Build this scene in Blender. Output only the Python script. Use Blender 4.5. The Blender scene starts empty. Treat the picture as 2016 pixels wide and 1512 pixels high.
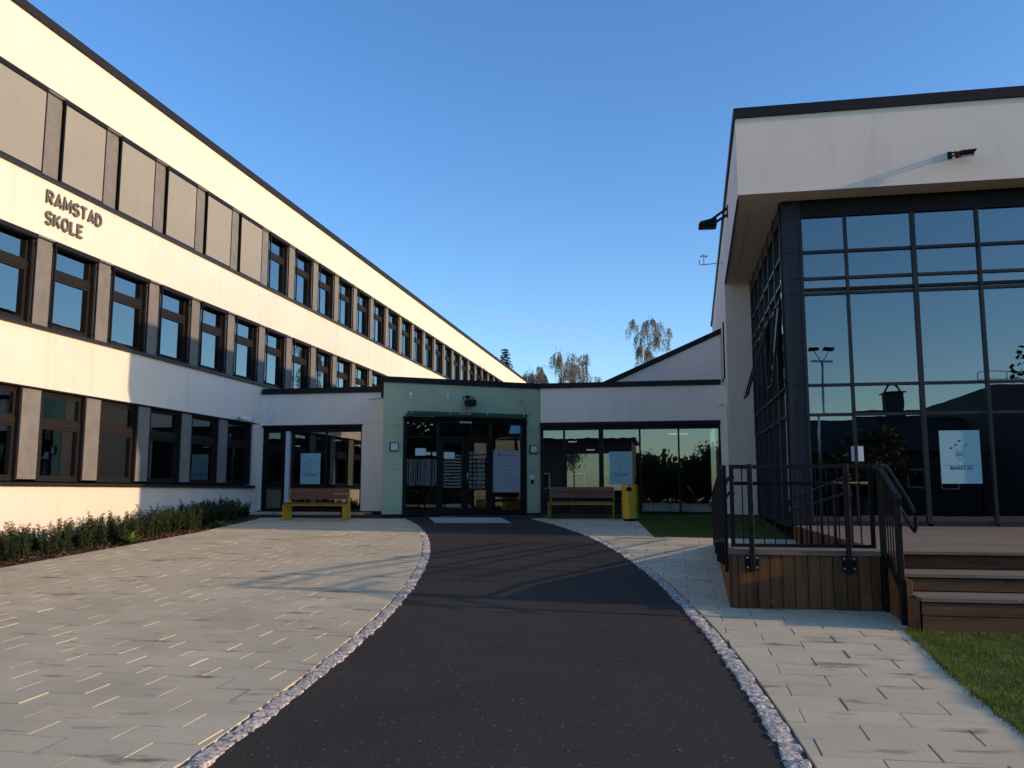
import bpy, bmesh, math, random
import numpy as np
from mathutils import Vector, Matrix, noise

random.seed(7)
rng = np.random.default_rng(11)
SC = bpy.context.scene
COL = SC.collection
rad = math.radians

# ---------------------------------------------------------------- camera, sky, sun, exposure
# Heights are measured from the photographer's eye (z = 0); the pavement at the camera is 1.7 m below it.
# x runs along the entrance front, y runs away from the camera along the long white school block.
cd = bpy.data.cameras.new('camera'); cam = bpy.data.objects.new('camera', cd); COL.objects.link(cam)
cd.sensor_width = 36.0; cd.lens = 1690.0 / 2016.0 * 36.0; cd.clip_start = 0.1; cd.clip_end = 8000
cam.rotation_euler = (rad(90 + 7.150), 0, rad(10.5755)); cam.location = (0, 0, 0)
SC.camera = cam
SUN = Vector((1.0, -0.103, 0.24)).normalized()
SUN_EL = math.asin(SUN.z); SUN_AZ = math.atan2(SUN.x, SUN.y)
w = bpy.data.worlds.new('World'); SC.world = w; w.use_nodes = True
nt = w.node_tree; nt.nodes.clear()
sky = nt.nodes.new('ShaderNodeTexSky'); sky.sky_type = 'NISHITA'; sky.sun_disc = False
sky.sun_elevation = SUN_EL; sky.sun_rotation = SUN_AZ
sky.altitude = 100; sky.air_density = 1.0; sky.dust_density = 0.6; sky.ozone_density = 3.0
bg = nt.nodes.new('ShaderNodeBackground'); bg.inputs['Strength'].default_value = 0.15
wo = nt.nodes.new('ShaderNodeOutputWorld')
hs = nt.nodes.new('ShaderNodeHueSaturation'); hs.inputs['Saturation'].default_value = 1.17; hs.inputs['Hue'].default_value = .507; hs.inputs['Value'].default_value = .95
nt.links.new(sky.outputs[0], hs.inputs['Color']); nt.links.new(hs.outputs[0], bg.inputs[0]); nt.links.new(bg.outputs[0], wo.inputs[0])
sd = bpy.data.lights.new('sun', 'SUN'); sd.energy = 2.4; sd.angle = rad(0.55); sd.color = (1.0, 0.63, 0.36)
so = bpy.data.objects.new('sun', sd); COL.objects.link(so)
so.rotation_euler = SUN.to_track_quat('Z', 'Y').to_euler(); so.location = (60, -6, 20)
SC.view_settings.view_transform = 'Standard'; SC.view_settings.look = 'None'
SC.view_settings.gamma = 1.0; SC.view_settings.use_curve_mapping = False
SC.view_settings.exposure = 1.0
SC.render.engine = 'CYCLES'
SC.cycles.max_bounces = 8; SC.cycles.transparent_max_bounces = 12; SC.cycles.glossy_bounces = 4
SC.cycles.caustics_reflective = False; SC.cycles.caustics_refractive = False
SC.cycles.sample_clamp_indirect = 6.0

# ---------------------------------------------------------------- ground profile and plan curves
GY = [-400, -60, 0, 5, 10.5, 19, 25.5, 400]; GZ = [-4.5, -2.6, -1.70, -1.57, -1.38, -0.96, -0.70, -0.70]
def G(y): return float(np.mean(np.interp([y - .6, y - .3, y, y + .3, y + .6], GY, GZ)))
def slope(y): return math.atan((G(y + .2) - G(y - .2)) / .4)
def kl(y):   # centre of the left kerb
    a = -6e-06*y**4 + 0.000187*y**3 - 0.010975*y**2 + 0.029542*y - 2.68
    return a if y > 3 else -2.682 + 0.0*(y-3)
def kr(y):   # centre of the right kerb
    a = -7e-06*y**4 + 0.00025*y**3 - 0.0123*y**2 + 0.0628*y + 0.66
    return a if y > 2 else 0.738
KW = 0.155
def bedx(y): return float(np.interp(y, [-30, 12, 16, 19.3, 21, 23, 24.2], [-10.9, -11.1, -11.1, -11.18, -11.5, -11.8, -12.1]))
def rightx(y): return float(np.interp(y, [-30, 6.3, 7.4, 9.7, 9.9, 18.8], [2.1, 2.17, 2.19, 2.33, 2.4, 2.4])) if y < 18.8 else float(np.interp(y, [18.8, 23.7, 24.5], [-0.42, -0.98, -1.05]))

# ---------------------------------------------------------------- materials
def nmat(name, rough=0.8, spec=0.3, metal=0.0):
    m = bpy.data.materials.new(name); m.use_nodes = True
    t = m.node_tree; b = t.nodes['Principled BSDF']
    b.inputs['Roughness'].default_value = rough; b.inputs['Metallic'].default_value = metal
    b.inputs['Specular IOR Level'].default_value = spec
    return m, t, b
def N(t, typ, **kw):
    n = t.nodes.new(typ)
    for k, v in kw.items(): setattr(n, k, v)
    return n
def pos(t, scale=(1, 1, 1), obj=False):
    if obj: s = N(t, 'ShaderNodeTexCoord').outputs['Object']
    else: s = N(t, 'ShaderNodeNewGeometry').outputs['Position']
    mp = N(t, 'ShaderNodeMapping'); mp.inputs['Scale'].default_value = scale
    t.links.new(s, mp.inputs['Vector']); return mp.outputs['Vector']
def noi(t, vec, scale, detail=4, rough=.55):
    n = N(t, 'ShaderNodeTexNoise'); n.inputs['Scale'].default_value = scale
    n.inputs['Detail'].default_value = detail; n.inputs['Roughness'].default_value = rough
    t.links.new(vec, n.inputs['Vector']); return n.outputs['Fac']
def ramp(t, fac, stops):
    r = N(t, 'ShaderNodeValToRGB'); e = r.color_ramp.elements
    while len(e) < len(stops): e.new(0.5)
    for i, (p, c) in enumerate(stops): e[i].position = p; e[i].color = (c[0], c[1], c[2], 1)
    t.links.new(fac, r.inputs['Fac']); return r.outputs['Color']
def mix(t, fac, a, b, typ='MIX'):
    m = N(t, 'ShaderNodeMix', data_type='RGBA', blend_type=typ)
    for i, v in ((0, fac), (6, a), (7, b)):
        if hasattr(v, 'is_linked'): t.links.new(v, m.inputs[i])
        elif i == 0: m.inputs[0].default_value = v
        else: m.inputs[i].default_value = (v[0], v[1], v[2], 1)
    return m.outputs[2]
def math_(t, op, a, b):
    m = N(t, 'ShaderNodeMath', operation=op)
    for i, v in enumerate((a, b)):
        if hasattr(v, 'is_linked'): t.links.new(v, m.inputs[i])
        else: m.inputs[i].default_value = v
    return m.outputs[0]
def bump(t, b, h, strength=.3, dist=.01):
    n = N(t, 'ShaderNodeBump'); n.inputs['Strength'].default_value = strength; n.inputs['Distance'].default_value = dist
    t.links.new(h, n.inputs['Height']); t.links.new(n.outputs[0], b.inputs['Normal'])
def rnd(t): return N(t, 'ShaderNodeObjectInfo').outputs['Random']

def simple(name, c, rough=.6, var=.12, scale=6, metal=0, spec=.35, bs=0, bd=.004, bscale=60):
    m, t, b = nmat(name, rough, spec, metal); v = pos(t)
    f = noi(t, v, scale)
    col = ramp(t, f, [(.25, [x*(1-var) for x in c]), (.75, [x*(1+var) for x in c])])
    t.links.new(col, b.inputs['Base Color'])
    if bs: bump(t, b, noi(t, v, bscale, 3), bs, bd)
    return m
M = {}
def plaster(name, c, stain=.22):
    m, t, b = nmat(name, .9, .15); v = pos(t)
    big = noi(t, v, .5, 5, .6); col = ramp(t, big, [(.3, [x*.94 for x in c]), (.7, [min(1, x*1.03) for x in c])])
    drip = noi(t, pos(t, (3.2, 3.2, .35)), 1.0, 5, .65)
    col = mix(t, math_(t, 'MULTIPLY', ramp(t, drip, [(.55, (0, 0, 0)), (.75, (1, 1, 1))]), stain), col, (.38, .35, .31))
    col = mix(t, .5, col, ramp(t, noi(t, v, 45, 3), [(.3, (.44, .44, .44)), (.7, (.56, .56, .56))]), 'OVERLAY')
    t.links.new(col, b.inputs['Base Color']); bump(t, b, noi(t, v, 160, 2), .35, .004)
    return m
M['plaster'] = plaster('white_plaster', (.70, .655, .575))
M['plaster_lifted'] = plaster('lifted_white_plaster', (.80, .785, .72))  # same white plaster, colour raised to brighten the walls standing in shade
M['coping'] = simple('black_sheet_metal', (.013, .014, .018), .6, .15, 3, 0, .2)
M['black_metal'] = simple('black_painted_metal', (.009, .009, .0095), .5, .2, 5, 0, .16)
M['anthracite'] = simple('anthracite_aluminium', (.015, .017, .022), .45, .12, 4, 0, .3)
M['brown_frame'] = simple('dark_brown_frame', (.0135, .0125, .0128), .6, .15, 6, 0, .15)
M['panel'] = None
m, t, b = nmat('fibre_cement_panel', .85, .2); v = pos(t)
col = ramp(t, noi(t, v, 3.0, 5, .6), [(.3, (.135, .143, .142)), (.7, (.185, .195, .192))])
col = mix(t, math_(t, 'MULTIPLY', rnd(t), .25), col, (.15, .14, .13)); t.links.new(col, b.inputs['Base Color'])
bump(t, b, noi(t, v, 120, 2), .15, .003); M['panel'] = m
M['blind'] = simple('beige_screen_fabric', (.245, .255, .235), .85, .05, 1.5, 0, .2, .1, .002, 300)
M['steel'] = simple('galvanised_steel', (.5, .5, .5), .35, .1, 8, .9, .5)
M['steel_dull'] = simple('dull_steel', (.42, .43, .44), .5, .1, 8, .6, .5)
M['white_paint'] = simple('white_paint', (.72, .72, .72), .5, .05)
M['pillar_white'] = simple('pale_column_paint', (.6, .62, .66), .6, .05)
M['letter'] = simple('dull_letter_metal', (.125, .128, .108), .6, .12, 9, .0, .2)
M['yellow'] = simple('yellow_powder_coat', (.55, .34, .018), .45, .12, 4, 0, .45)
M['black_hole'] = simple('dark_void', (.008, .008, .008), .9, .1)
M['poster'] = simple('pale_blue_poster_paper', (.27, .50, .54), .55, .03, 2)
M['paper'] = simple('white_paper', (.62, .68, .68), .7, .04)
M['poster_warm'] = simple('cream_paper', (.6, .62, .42), .7, .05)
M['ink'] = simple('black_ink', (.01, .012, .015), .6, .05)
M['grey_ink'] = simple('grey_ink', (.10, .12, .14), .6, .05)
M['board'] = simple('grey_notice_board', (.33, .36, .40), .5, .05, 2)
M['lamp_white'] = simple('opal_lamp_cover', (.62, .64, .66), .4, .05)
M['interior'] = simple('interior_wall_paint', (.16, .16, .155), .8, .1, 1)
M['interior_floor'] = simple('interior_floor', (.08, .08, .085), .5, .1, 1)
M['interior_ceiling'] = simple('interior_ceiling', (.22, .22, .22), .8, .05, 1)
M['red'] = simple('red_chair_plastic', (.22, .015, .02), .4, .1)
M['rubber'] = simple('black_rubber', (.015, .015, .016), .8, .1)
M['frost'] = None

def glass(name, tint, base, k):
    m = bpy.data.materials.new(name); m.use_nodes = True; t = m.node_tree; t.nodes.clear()
    o = N(t, 'ShaderNodeOutputMaterial'); mx = N(t, 'ShaderNodeMixShader')
    tr = N(t, 'ShaderNodeBsdfTransparent'); tr.inputs[0].default_value = (*tint, 1)
    gl = N(t, 'ShaderNodeBsdfGlossy'); gl.inputs['Roughness'].default_value = .0; gl.inputs['Color'].default_value = (.89, .99, .99, 1)
    fr = N(t, 'ShaderNodeFresnel'); fr.inputs['IOR'].default_value = 1.5
    f = math_(t, 'MINIMUM', math_(t, 'ADD', math_(t, 'MULTIPLY', fr.outputs[0], k), base), 1.0)
    v = pos(t); bp = N(t, 'ShaderNodeBump'); bp.inputs['Strength'].default_value = .035; bp.inputs['Distance'].default_value = .02
    t.links.new(noi(t, v, 1.3, 2), bp.inputs['Height']); t.links.new(bp.outputs[0], gl.inputs['Normal'])
    t.links.new(f, mx.inputs[0]); t.links.new(tr.outputs[0], mx.inputs[1]); t.links.new(gl.outputs[0], mx.inputs[2])
    t.links.new(mx.outputs[0], o.inputs[0]); return m
M['glass'] = glass('window_glass', (.42, .47, .47), .12, 1.6); M['glass_up'] = glass('sky_lit_window_glass', (.42, .47, .47), .17, 1.8)
M['glass_clear'] = glass('clear_window_glass', (.62, .68, .68), .09, 1.6)
M['glass_dark'] = glass('tinted_window_glass', (.30, .35, .35), .13, 1.6)
M['canopy_glass'] = glass('canopy_glass', (.80, .90, .86), .01, .8)
m = bpy.data.materials.new('frosted_film'); m.use_nodes = True; t = m.node_tree; b = t.nodes['Principled BSDF']
b.inputs['Base Color'].default_value = (.42, .50, .50, 1); b.inputs['Roughness'].default_value = .8; b.inputs['Alpha'].default_value = .22
M['frost'] = m

m, t, b = nmat('asphalt', .93, .2); v = pos(t)
col = ramp(t, noi(t, v, .35, 5, .6), [(.25, (.026, .0262, .0225)), (.75, (.044, .0435, .037))])
col = mix(t, .6, col, ramp(t, noi(t, v, 75, 4, .75), [(.32, (.22, .22, .22)), (.70, (.80, .80, .80))]), 'OVERLAY')
vo = N(t, 'ShaderNodeTexVoronoi'); vo.inputs['Scale'].default_value = 95; t.links.new(v, vo.inputs['Vector'])
sp = N(t, 'ShaderNodeSeparateColor'); t.links.new(vo.outputs['Color'], sp.inputs[0])
col = mix(t, ramp(t, sp.outputs[0], [(.9955, (0, 0, 0)), (.997, (.9, .9, .9))]), col, (.30, .27, .25))
t.links.new(col, b.inputs['Base Color']); bump(t, b, noi(t, v, 90, 4, .75), .9, .009); M['asphalt'] = m

m, t, b = nmat('concrete_paving', .88, .2); v = pos(t)
col = ramp(t, noi(t, v, .8, 6, .6), [(.3, (.44, .41, .275)), (.7, (.58, .54, .37))])
col = mix(t, math_(t, 'MULTIPLY', rnd(t), .28), col, (.33, .315, .24))
streak = noi(t, pos(t, (1.1, 4.5, 1)), 1.3, 6, .62)
col = mix(t, ramp(t, streak, [(.585, (0, 0, 0)), (.70, (.8, .8, .8))]), col, (.10, .085, .065))
col = mix(t, .45, col, ramp(t, noi(t, v, 130, 3, .7), [(.3, (.38, .38, .38)), (.72, (.62, .62, .62))]), 'OVERLAY')
spill = noi(t, pos(t, (.55, 1.9, 1)), 1.0, 7, .68)
col = mix(t, ramp(t, spill, [(.60, (0, 0, 0)), (.66, (.7, .7, .7))]), col, (.15, .125, .085))
t.links.new(col, b.inputs['Base Color']); bump(t, b, noi(t, v, 170, 3, .7), .35, .003); M['slab'] = m
M['joint'] = simple('sandy_joint', (.075, .065, .05), .95, .3, 20)

m, t, b = nmat('grey_granite', .75, .35); v = pos(t)
vo = N(t, 'ShaderNodeTexVoronoi'); vo.inputs['Scale'].default_value = 55; t.links.new(v, vo.inputs['Vector'])
sp = N(t, 'ShaderNodeSeparateColor'); t.links.new(vo.outputs['Color'], sp.inputs[0])
col = ramp(t, sp.outputs[0], [(.0, (.12, .12, .11)), (.4, (.34, .33, .29)), (.75, (.55, .525, .455)), (1, (.70, .66, .57))])
col = mix(t, math_(t, 'MULTIPLY', rnd(t), .3), col, (.34, .33, .305))
t.links.new(col, b.inputs['Base Color']); bump(t, b, noi(t, v, 40, 5, .7), .6, .008); M['granite'] = m

def wood(name, c1, c2, grain, rough=.75):
    m, t, b = nmat(name, rough, .25); v = pos(t, grain)
    r = math_(t, 'FRACT', math_(t, 'ADD', rnd(t), N(t, 'ShaderNodeNewGeometry').outputs['Random Per Island']), 0.0); off = N(t, 'ShaderNodeVectorMath', operation='ADD'); cmb = N(t, 'ShaderNodeCombineXYZ')
    t.links.new(math_(t, 'MULTIPLY', r, 37.0), cmb.inputs[0]); t.links.new(math_(t, 'MULTIPLY', r, 91.0), cmb.inputs[2])
    t.links.new(v, off.inputs[0]); t.links.new(cmb.outputs[0], off.inputs[1]); v = off.outputs[0]
    col = ramp(t, noi(t, v, 1.0, 6, .65), [(.3, c1), (.72, c2)])
    col = mix(t, math_(t, 'MULTIPLY', r, .45), col, [x*.55 for x in c1])
    knots = N(t, 'ShaderNodeTexVoronoi'); knots.inputs['Scale'].default_value = 5.0
    t.links.new(pos(t, (1, 1, 1)), knots.inputs['Vector'])
    col = mix(t, ramp(t, knots.outputs['Distance'], [(.05, (.5, .5, .5)), (.16, (0, 0, 0))]), col, [min(1, x*1.5) for x in c2])
    t.links.new(col, b.inputs['Base Color']); bump(t, b, noi(t, v, 3.0, 4), .35, .004); return m
M['wood_v'] = wood('brown_stained_wood_vertical', (.085, .039, .016), (.27, .12, .044), (14, 14, 1.2))
M['wood_h'] = wood('brown_stained_wood_horizontal', (.07, .042, .022), (.17, .105, .055), (1.2, 14, 14))
M['wood_grey'] = wood('weathered_deck_wood', (.125, .105, .075), (.29, .25, .19), (.9, 16, 16), .7)
M['wood_bench'] = wood('bench_wood', (.11, .055, .026), (.24, .13, .065), (1.5, 18, 18), .6)

m, t, b = nmat('green_wall_panel', .8, .25); v = pos(t)
col = ramp(t, noi(t, v, 1.2, 5, .6), [(.3, (.38, .47, .305)), (.7, (.44, .535, .355))])
col = mix(t, .7, col, ramp(t, noi(t, v, 60, 4, .7), [(.3, (.40, .40, .40)), (.7, (.60, .60, .60))]), 'OVERLAY')
t.links.new(col, b.inputs['Base Color']); bump(t, b, noi(t, v, 150, 2), .2, .003); M['green'] = m

def leafmat(name, c1, c2, trans=.25):
    m, t, b = nmat(name, .65, .25); v = pos(t)
    col = ramp(t, noi(t, v, 5.0, 3), [(.25, c1), (.75, c2)])
    g = N(t, 'ShaderNodeNewGeometry').outputs['Random Per Island']
    col = mix(t, math_(t, 'MULTIPLY', g, .6), col, [x*.55 for x in c1])
    t.links.new(col, b.inputs['Base Color'])
    tl = N(t, 'ShaderNodeBsdfTranslucent'); t.links.new(col, tl.inputs[0]); mx = N(t, 'ShaderNodeMixShader'); mx.inputs[0].default_value = trans
    t.links.new(b.outputs[0], mx.inputs[1]); t.links.new(tl.outputs[0], mx.inputs[2]); t.links.new(mx.outputs[0], t.nodes['Material Output'].inputs[0])
    return m
M['yew'] = leafmat('yew_needles', (.018, .042, .018), (.048, .088, .03), .2)
M['grass'] = leafmat('grass_blades', (.075, .13, .022), (.18, .24, .05), .4)
M['weed'] = leafmat('weed_leaves', (.10, .19, .03), (.20, .30, .06), .3)
M['birch_leaf'] = leafmat('sparse_spring_leaves', (.15, .14, .11), (.24, .225, .175), .3)
M['green_leaf'] = leafmat('fresh_green_leaves', (.075, .085, .03), (.15, .15, .06), .3)
M['dark_leaf'] = leafmat('dark_green_leaves', (.03, .045, .015), (.07, .085, .025), .2)
M['spruce'] = leafmat('spruce_needles', (.018, .032, .018), (.04, .06, .03), .1)
M['bark'] = simple('grey_bark', (.13, .105, .085), .9, .3, 4)
M['birch_bark'] = simple('white_birch_bark', (.42, .38, .33), .8, .35, 3)
M['stem'] = simple('brown_stem', (.07, .05, .03), .9, .2, 9)
M['mulch'] = simple('bark_mulch', (.060, .035, .022), .95, .5, 14, 0, .1, .9, .03, 30)
M['chip'] = leafmat('bark_chips', (.10, .055, .032), (.20, .13, .085), 0.0)
M['turf'] = simple('turf_soil', (.05, .075, .02), .95, .3, 6, 0, .1)
M['terrain'] = simple('rough_meadow', (.06, .075, .03), .95, .4, .3, 0, .1)
m, t, b = nmat('lit_tube', .5); b.inputs['Emission Color'].default_value = (1, .72, .42, 1); b.inputs['Emission Strength'].default_value = .9; M['tube'] = m
m, t, b = nmat('backlit_opening', .5); M['daylight'] = M['plaster']

# ---------------------------------------------------------------- mesh helpers
class MB:
    def __init__(s): s.v = []; s.f = []; s.m = []
    def add(s, vs, fs, m=0):
        o = len(s.v); s.v += [tuple(p) for p in vs]; s.f += [tuple(o + i for i in f) for f in fs]; s.m += [m]*len(fs); return s
    def hexa(s, p, m=0):  # 8 points: bottom ring 0-3 ccw from above, top ring 4-7
        return s.add(p, [(3, 2, 1, 0), (4, 5, 6, 7), (0, 1, 5, 4), (1, 2, 6, 5), (2, 3, 7, 6), (3, 0, 4, 7)], m)
    def box(s, x0, x1, y0, y1, z0, z1, m=0):
        if x0 > x1: x0, x1 = x1, x0
        if y0 > y1: y0, y1 = y1, y0
        if z0 > z1: z0, z1 = z1, z0
        return s.hexa([(x0, y0, z0), (x1, y0, z0), (x1, y1, z0), (x0, y1, z0), (x0, y0, z1), (x1, y0, z1), (x1, y1, z1), (x0, y1, z1)], m)
    def bar(s, a, b, w, h, m=0, upv=(0, 0, 1)):  # rectangular bar from a to b, w sideways, h along up
        a = Vector(a); b = Vector(b); d = (b - a).normalized(); u = Vector(upv)
        if abs(d.dot(u)) > .98: u = Vector((0, 1, 0))
        r = d.cross(u).normalized()*(w/2); u = r.cross(d).normalized()*(h/2)
        return s.hexa([a - r - u, a + r - u, b + r - u, b - r - u, a - r + u, a + r + u, b + r + u, b - r + u], m)
    def tube(s, pts, r, n=8, m=0, cap=True):
        pts = [Vector(p) for p in pts]; rings = []; rr = r if isinstance(r, (list, tuple)) else [r]*len(pts)
        for i, p in enumerate(pts):
            d = (pts[min(i + 1, len(pts) - 1)] - pts[max(i - 1, 0)])
            d = d.normalized() if d.length > 1e-9 else Vector((0, 0, 1))
            u = Vector((0, 0, 1)) if abs(d.z) < .93 else Vector((0, 1, 0))
            a = d.cross(u).normalized(); c = a.cross(d).normalized()
            rings.append([p + (a*math.cos(2*math.pi*k/n) + c*math.sin(2*math.pi*k/n))*rr[i] for k in range(n)])
        vs = [q for ring in rings for q in ring]; fs = []
        for i in range(len(pts) - 1):
            for k in range(n):
                k2 = (k + 1) % n; fs.append((i*n + k, i*n + k2, (i + 1)*n + k2, (i + 1)*n + k))
        if cap: fs += [tuple(range(n))[::-1], tuple((len(pts) - 1)*n + k for k in range(n))]
        return s.add(vs, fs, m)
    def prism(s, poly, f0, m=0):  # poly: 2d points; f0(p, t) -> 3d for t in 0,1
        n = len(poly); vs = [f0(p, 0) for p in poly] + [f0(p, 1) for p in poly]
        fs = [tuple(range(n))[::-1], tuple(range(n, 2*n))] + [(i, (i + 1) % n, n + (i + 1) % n, n + i) for i in range(n)]
        return s.add(vs, fs, m)
    def mesh(s, name, mats, bev=0, smooth=False, off=None, fix=True):
        me = bpy.data.meshes.new(name)
        vs = s.v if off is None else [(p[0] - off[0], p[1] - off[1], p[2] - off[2]) for p in s.v]
        me.from_pydata([tuple(p) for p in vs], [], s.f)
        for mt in (mats if isinstance(mats, (list, tuple)) else [mats]): me.materials.append(mt)
        me.polygons.foreach_set('material_index', s.m)
        if bev or fix:
            bm = bmesh.new(); bm.from_mesh(me)
            if fix: bmesh.ops.recalc_face_normals(bm, faces=bm.faces)
            if bev:
                bmesh.ops.bevel(bm, geom=[e for e in bm.edges if len(e.link_faces) == 2 and e.calc_face_angle(0) > .5], offset=bev, segments=1, affect='EDGES', clamp_overlap=True)
            bm.to_mesh(me); bm.free()
        if smooth: me.polygons.foreach_set('use_smooth', [True]*len(me.polygons))
        me.update(); return me
def wloc(o):
    v = Vector((0, 0, 0))
    while o is not None: v += o.location; o = o.parent
    return v
def link(name, me, parent=None, loc=None, label=None, kind=None, cat=None, group=None):
    o = bpy.data.objects.new(name, me); COL.objects.link(o)
    if parent is not None: o.parent = parent
    if loc is not None: o.location = loc
    if label: o['label'] = label
    if kind: o['kind'] = kind
    if cat: o['category'] = cat
    if group: o['group'] = group
    return o
def part(name, mb, mat, parent, bev=0, smooth=False, label=None, kind=None, local=False):
    """mesh of its own under its thing; coordinates in mb are world unless local"""
    off = None if local else wloc(parent)
    return link(name, mb.mesh(name, mat, bev, smooth, off), parent, None, label, kind)
def root(name, label, cat, loc=(0, 0, 0), group=None, rz=0):
    o = link(name, None, None, loc, label, None, cat, group); o.rotation_euler.z = rz; return o
def whole(name, mb, mat, label, cat, bev=0, smooth=False, group=None, origin=None):
    me = mb.mesh(name, mat, bev, smooth, origin); return link(name, me, None, origin, label, None, cat, group)
KIDS = {}
def kids(o): return [c for c in o.children]
def copy_tree(o, parent=None, loc=None, rz=None, label=None):
    c = o.copy(); COL.objects.link(c); c.parent = parent
    if loc is not None: c.location = loc
    if rz is not None: c.rotation_euler.z = rz
    if label: c['label'] = label
    for ch in list(o.children): copy_tree(ch, c)
    return c
def npmesh(name, V, F, mat):
    me = bpy.data.meshes.new(name); k = F.shape[1]
    me.vertices.add(len(V)); me.vertices.foreach_set('co', np.asarray(V, np.float32).ravel())
    me.loops.add(F.size); me.loops.foreach_set('vertex_index', F.astype(np.int32).ravel())
    me.polygons.add(len(F)); me.polygons.foreach_set('loop_start', np.arange(0, F.size, k, dtype=np.int32))
    me.polygons.foreach_set('loop_total', np.full(len(F), k, np.int32)); me.materials.append(mat); me.update(calc_edges=True); return me

# stroke lettering -------------------------------------------------------------
def arc(cx, cy, rx, ry, a0, a1, n=8): return [(cx + rx*math.cos(rad(a0 + (a1 - a0)*i/n)), cy + ry*math.sin(rad(a0 + (a1 - a0)*i/n))) for i in range(n + 1)]
GLY = {
 'R': ([[(0, 0), (0, 1), (.22, 1)] + arc(.24, .735, .24, .265, 80, -90) + [(.0, .47)], [(.22, .47), (.48, 0)]], .50),
 'A': ([[(0, 0), (.27, 1), (.54, 0)], [(.1, .26), (.44, .26)]], .54),
 'M': ([[(0, 0), (.04, 1), (.33, .28), (.62, 1), (.66, 0)]], .66),
 'S': ([arc(.26, .745, .24, .255, 20, 200, 8) + arc(.26, .745, .24, .255, 215, 262, 3) + arc(.25, .26, .25, .26, 82, -155, 12)], .50),
 'T': ([[(0, 1), (.5, 1)], [(.25, .97), (.25, 0)]], .50),
 'D': ([[(0, 0), (0, 1), (.18, 1)] + arc(.18, .5, .32, .5, 80, -80, 10) + [(.18, 0), (0, 0)]], .50),
 'K': ([[(0, 0), (0, 1)], [(.48, 1), (.06, .46)], [(.16, .58), (.5, 0)]], .50),
 'O': ([arc(.28, .5, .28, .5, 90, 450, 18)], .56),
 'L': ([[(0, 1), (0, 0), (.42, 0)]], .42),
 'E': ([[(.44, 1), (0, 1), (0, 0), (.44, 0)], [(0, .52), (.36, .52)]], .44),
}
def strokes(mb, lines, w, f, d0, d1, eps=.0012):
    """flat mitred ribbons; f(u, v, d) -> 3d point"""
    for k, L in enumerate(lines):
        P = [Vector((p[0], p[1])) for p in L]; n = len(P); Lf = []; Rt = []
        for i in range(n):
            a = (P[i] - P[i - 1]).normalized() if i else (P[1] - P[0]).normalized()
            b = (P[i + 1] - P[i]).normalized() if i < n - 1 else a
            na = Vector((-a.y, a.x)); nb = Vector((-b.y, b.x)); nn = (na + nb)
            nn = nn.normalized() if nn.length > 1e-6 else na
            s = min(1.9, 1/max(.3, nn.dot(na)))
            Lf.append(P[i] + nn*s*w/2); Rt.append(P[i] - nn*s*w/2)
        e = d1 + eps*k; vs = []; fs = []
        for i in range(n): vs += [f(Lf[i].x, Lf[i].y, d0), f(Rt[i].x, Rt[i].y, d0), f(Rt[i].x, Rt[i].y, e), f(Lf[i].x, Lf[i].y, e)]
        for i in range(n - 1):
            o = i*4; q = o + 4
            for c in range(4): fs.append((o + c, o + (c + 1) % 4, q + (c + 1) % 4, q + c))
        fs += [(3, 2, 1, 0), tuple((n - 1)*4 + c for c in range(4))]
        mb.add(vs, fs)
    return mb

# ================================================================ GROUND
def sheet(name, mat, xl, xr, ys, dz, label=None, nx=1, kind='structure', parent=None):
    mb = MB(); rows = []
    for y in ys:
        a, b = xl(y), xr(y); rows.append([(a + (b - a)*i/nx, y, G(y) + dz) for i in range(nx + 1)])
    vs = [p for r in rows for p in r]; fs = []
    for j in range(len(ys) - 1):
        for i in range(nx):
            o = j*(nx + 1) + i; fs.append((o, o + 1, o + nx + 2, o + nx + 1))
    mb.add(vs, fs); o = link(name, mb.mesh(name, mat, fix=False), parent, None, label, kind); return o
def frange(a, b, n): return [a + (b - a)*i/n for i in range(n + 1)]
terrain = sheet('ground', M['terrain'], lambda y: -600, lambda y: 600, [-400, -200, -60, -20, 0, 5, 10.5, 15, 19, 22, 25.5, 40, 80, 400], -.12)
asph_y = frange(-30, 3, 12) + frange(3.5, 24.2, 46)
asphalt = sheet('asphalt_path', M['asphalt'], lambda y: kl(y) + KW/2 - .03, lambda y: kr(y) - KW/2 + .03, asph_y, -.012, nx=4)
fore = sheet('asphalt_forecourt', M['asphalt'], lambda y: -9.2, lambda y: -3.75, [24.2, 24.6, 25.2, 26, 27.2], -.012)

def inset(poly, c):
    n = len(poly); out = []
    for i in range(n):
        p0, p1, p2 = Vector(poly[i - 1]), Vector(poly[i]), Vector(poly[(i + 1) % n])
        a = (p1 - p0).normalized(); b = (p2 - p1).normalized(); na = Vector((-a.y, a.x)); nb = Vector((-b.y, b.x))
        d = 1 + na.dot(nb); q = p1 + (na + nb)*(c/max(.25, d)); out.append((q.x, q.y))
    return out
def clip(poly, a, b, c):  # keep a*x + b*y <= c
    out = []
    for i in range(len(poly)):
        p, q = poly[i], poly[(i + 1) % len(poly)]; dp = a*p[0] + b*p[1] - c; dq = a*q[0] + b*q[1] - c
        if dp <= 0: out.append(p)
        if dp*dq < 0: t = dp/(dp - dq); out.append((p[0] + (q[0] - p[0])*t, p[1] + (q[1] - p[1])*t))
    return out
def area(poly): return .5*sum(poly[i - 1][0]*poly[i][1] - poly[i][0]*poly[i - 1][1] for i in range(len(poly)))
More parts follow.
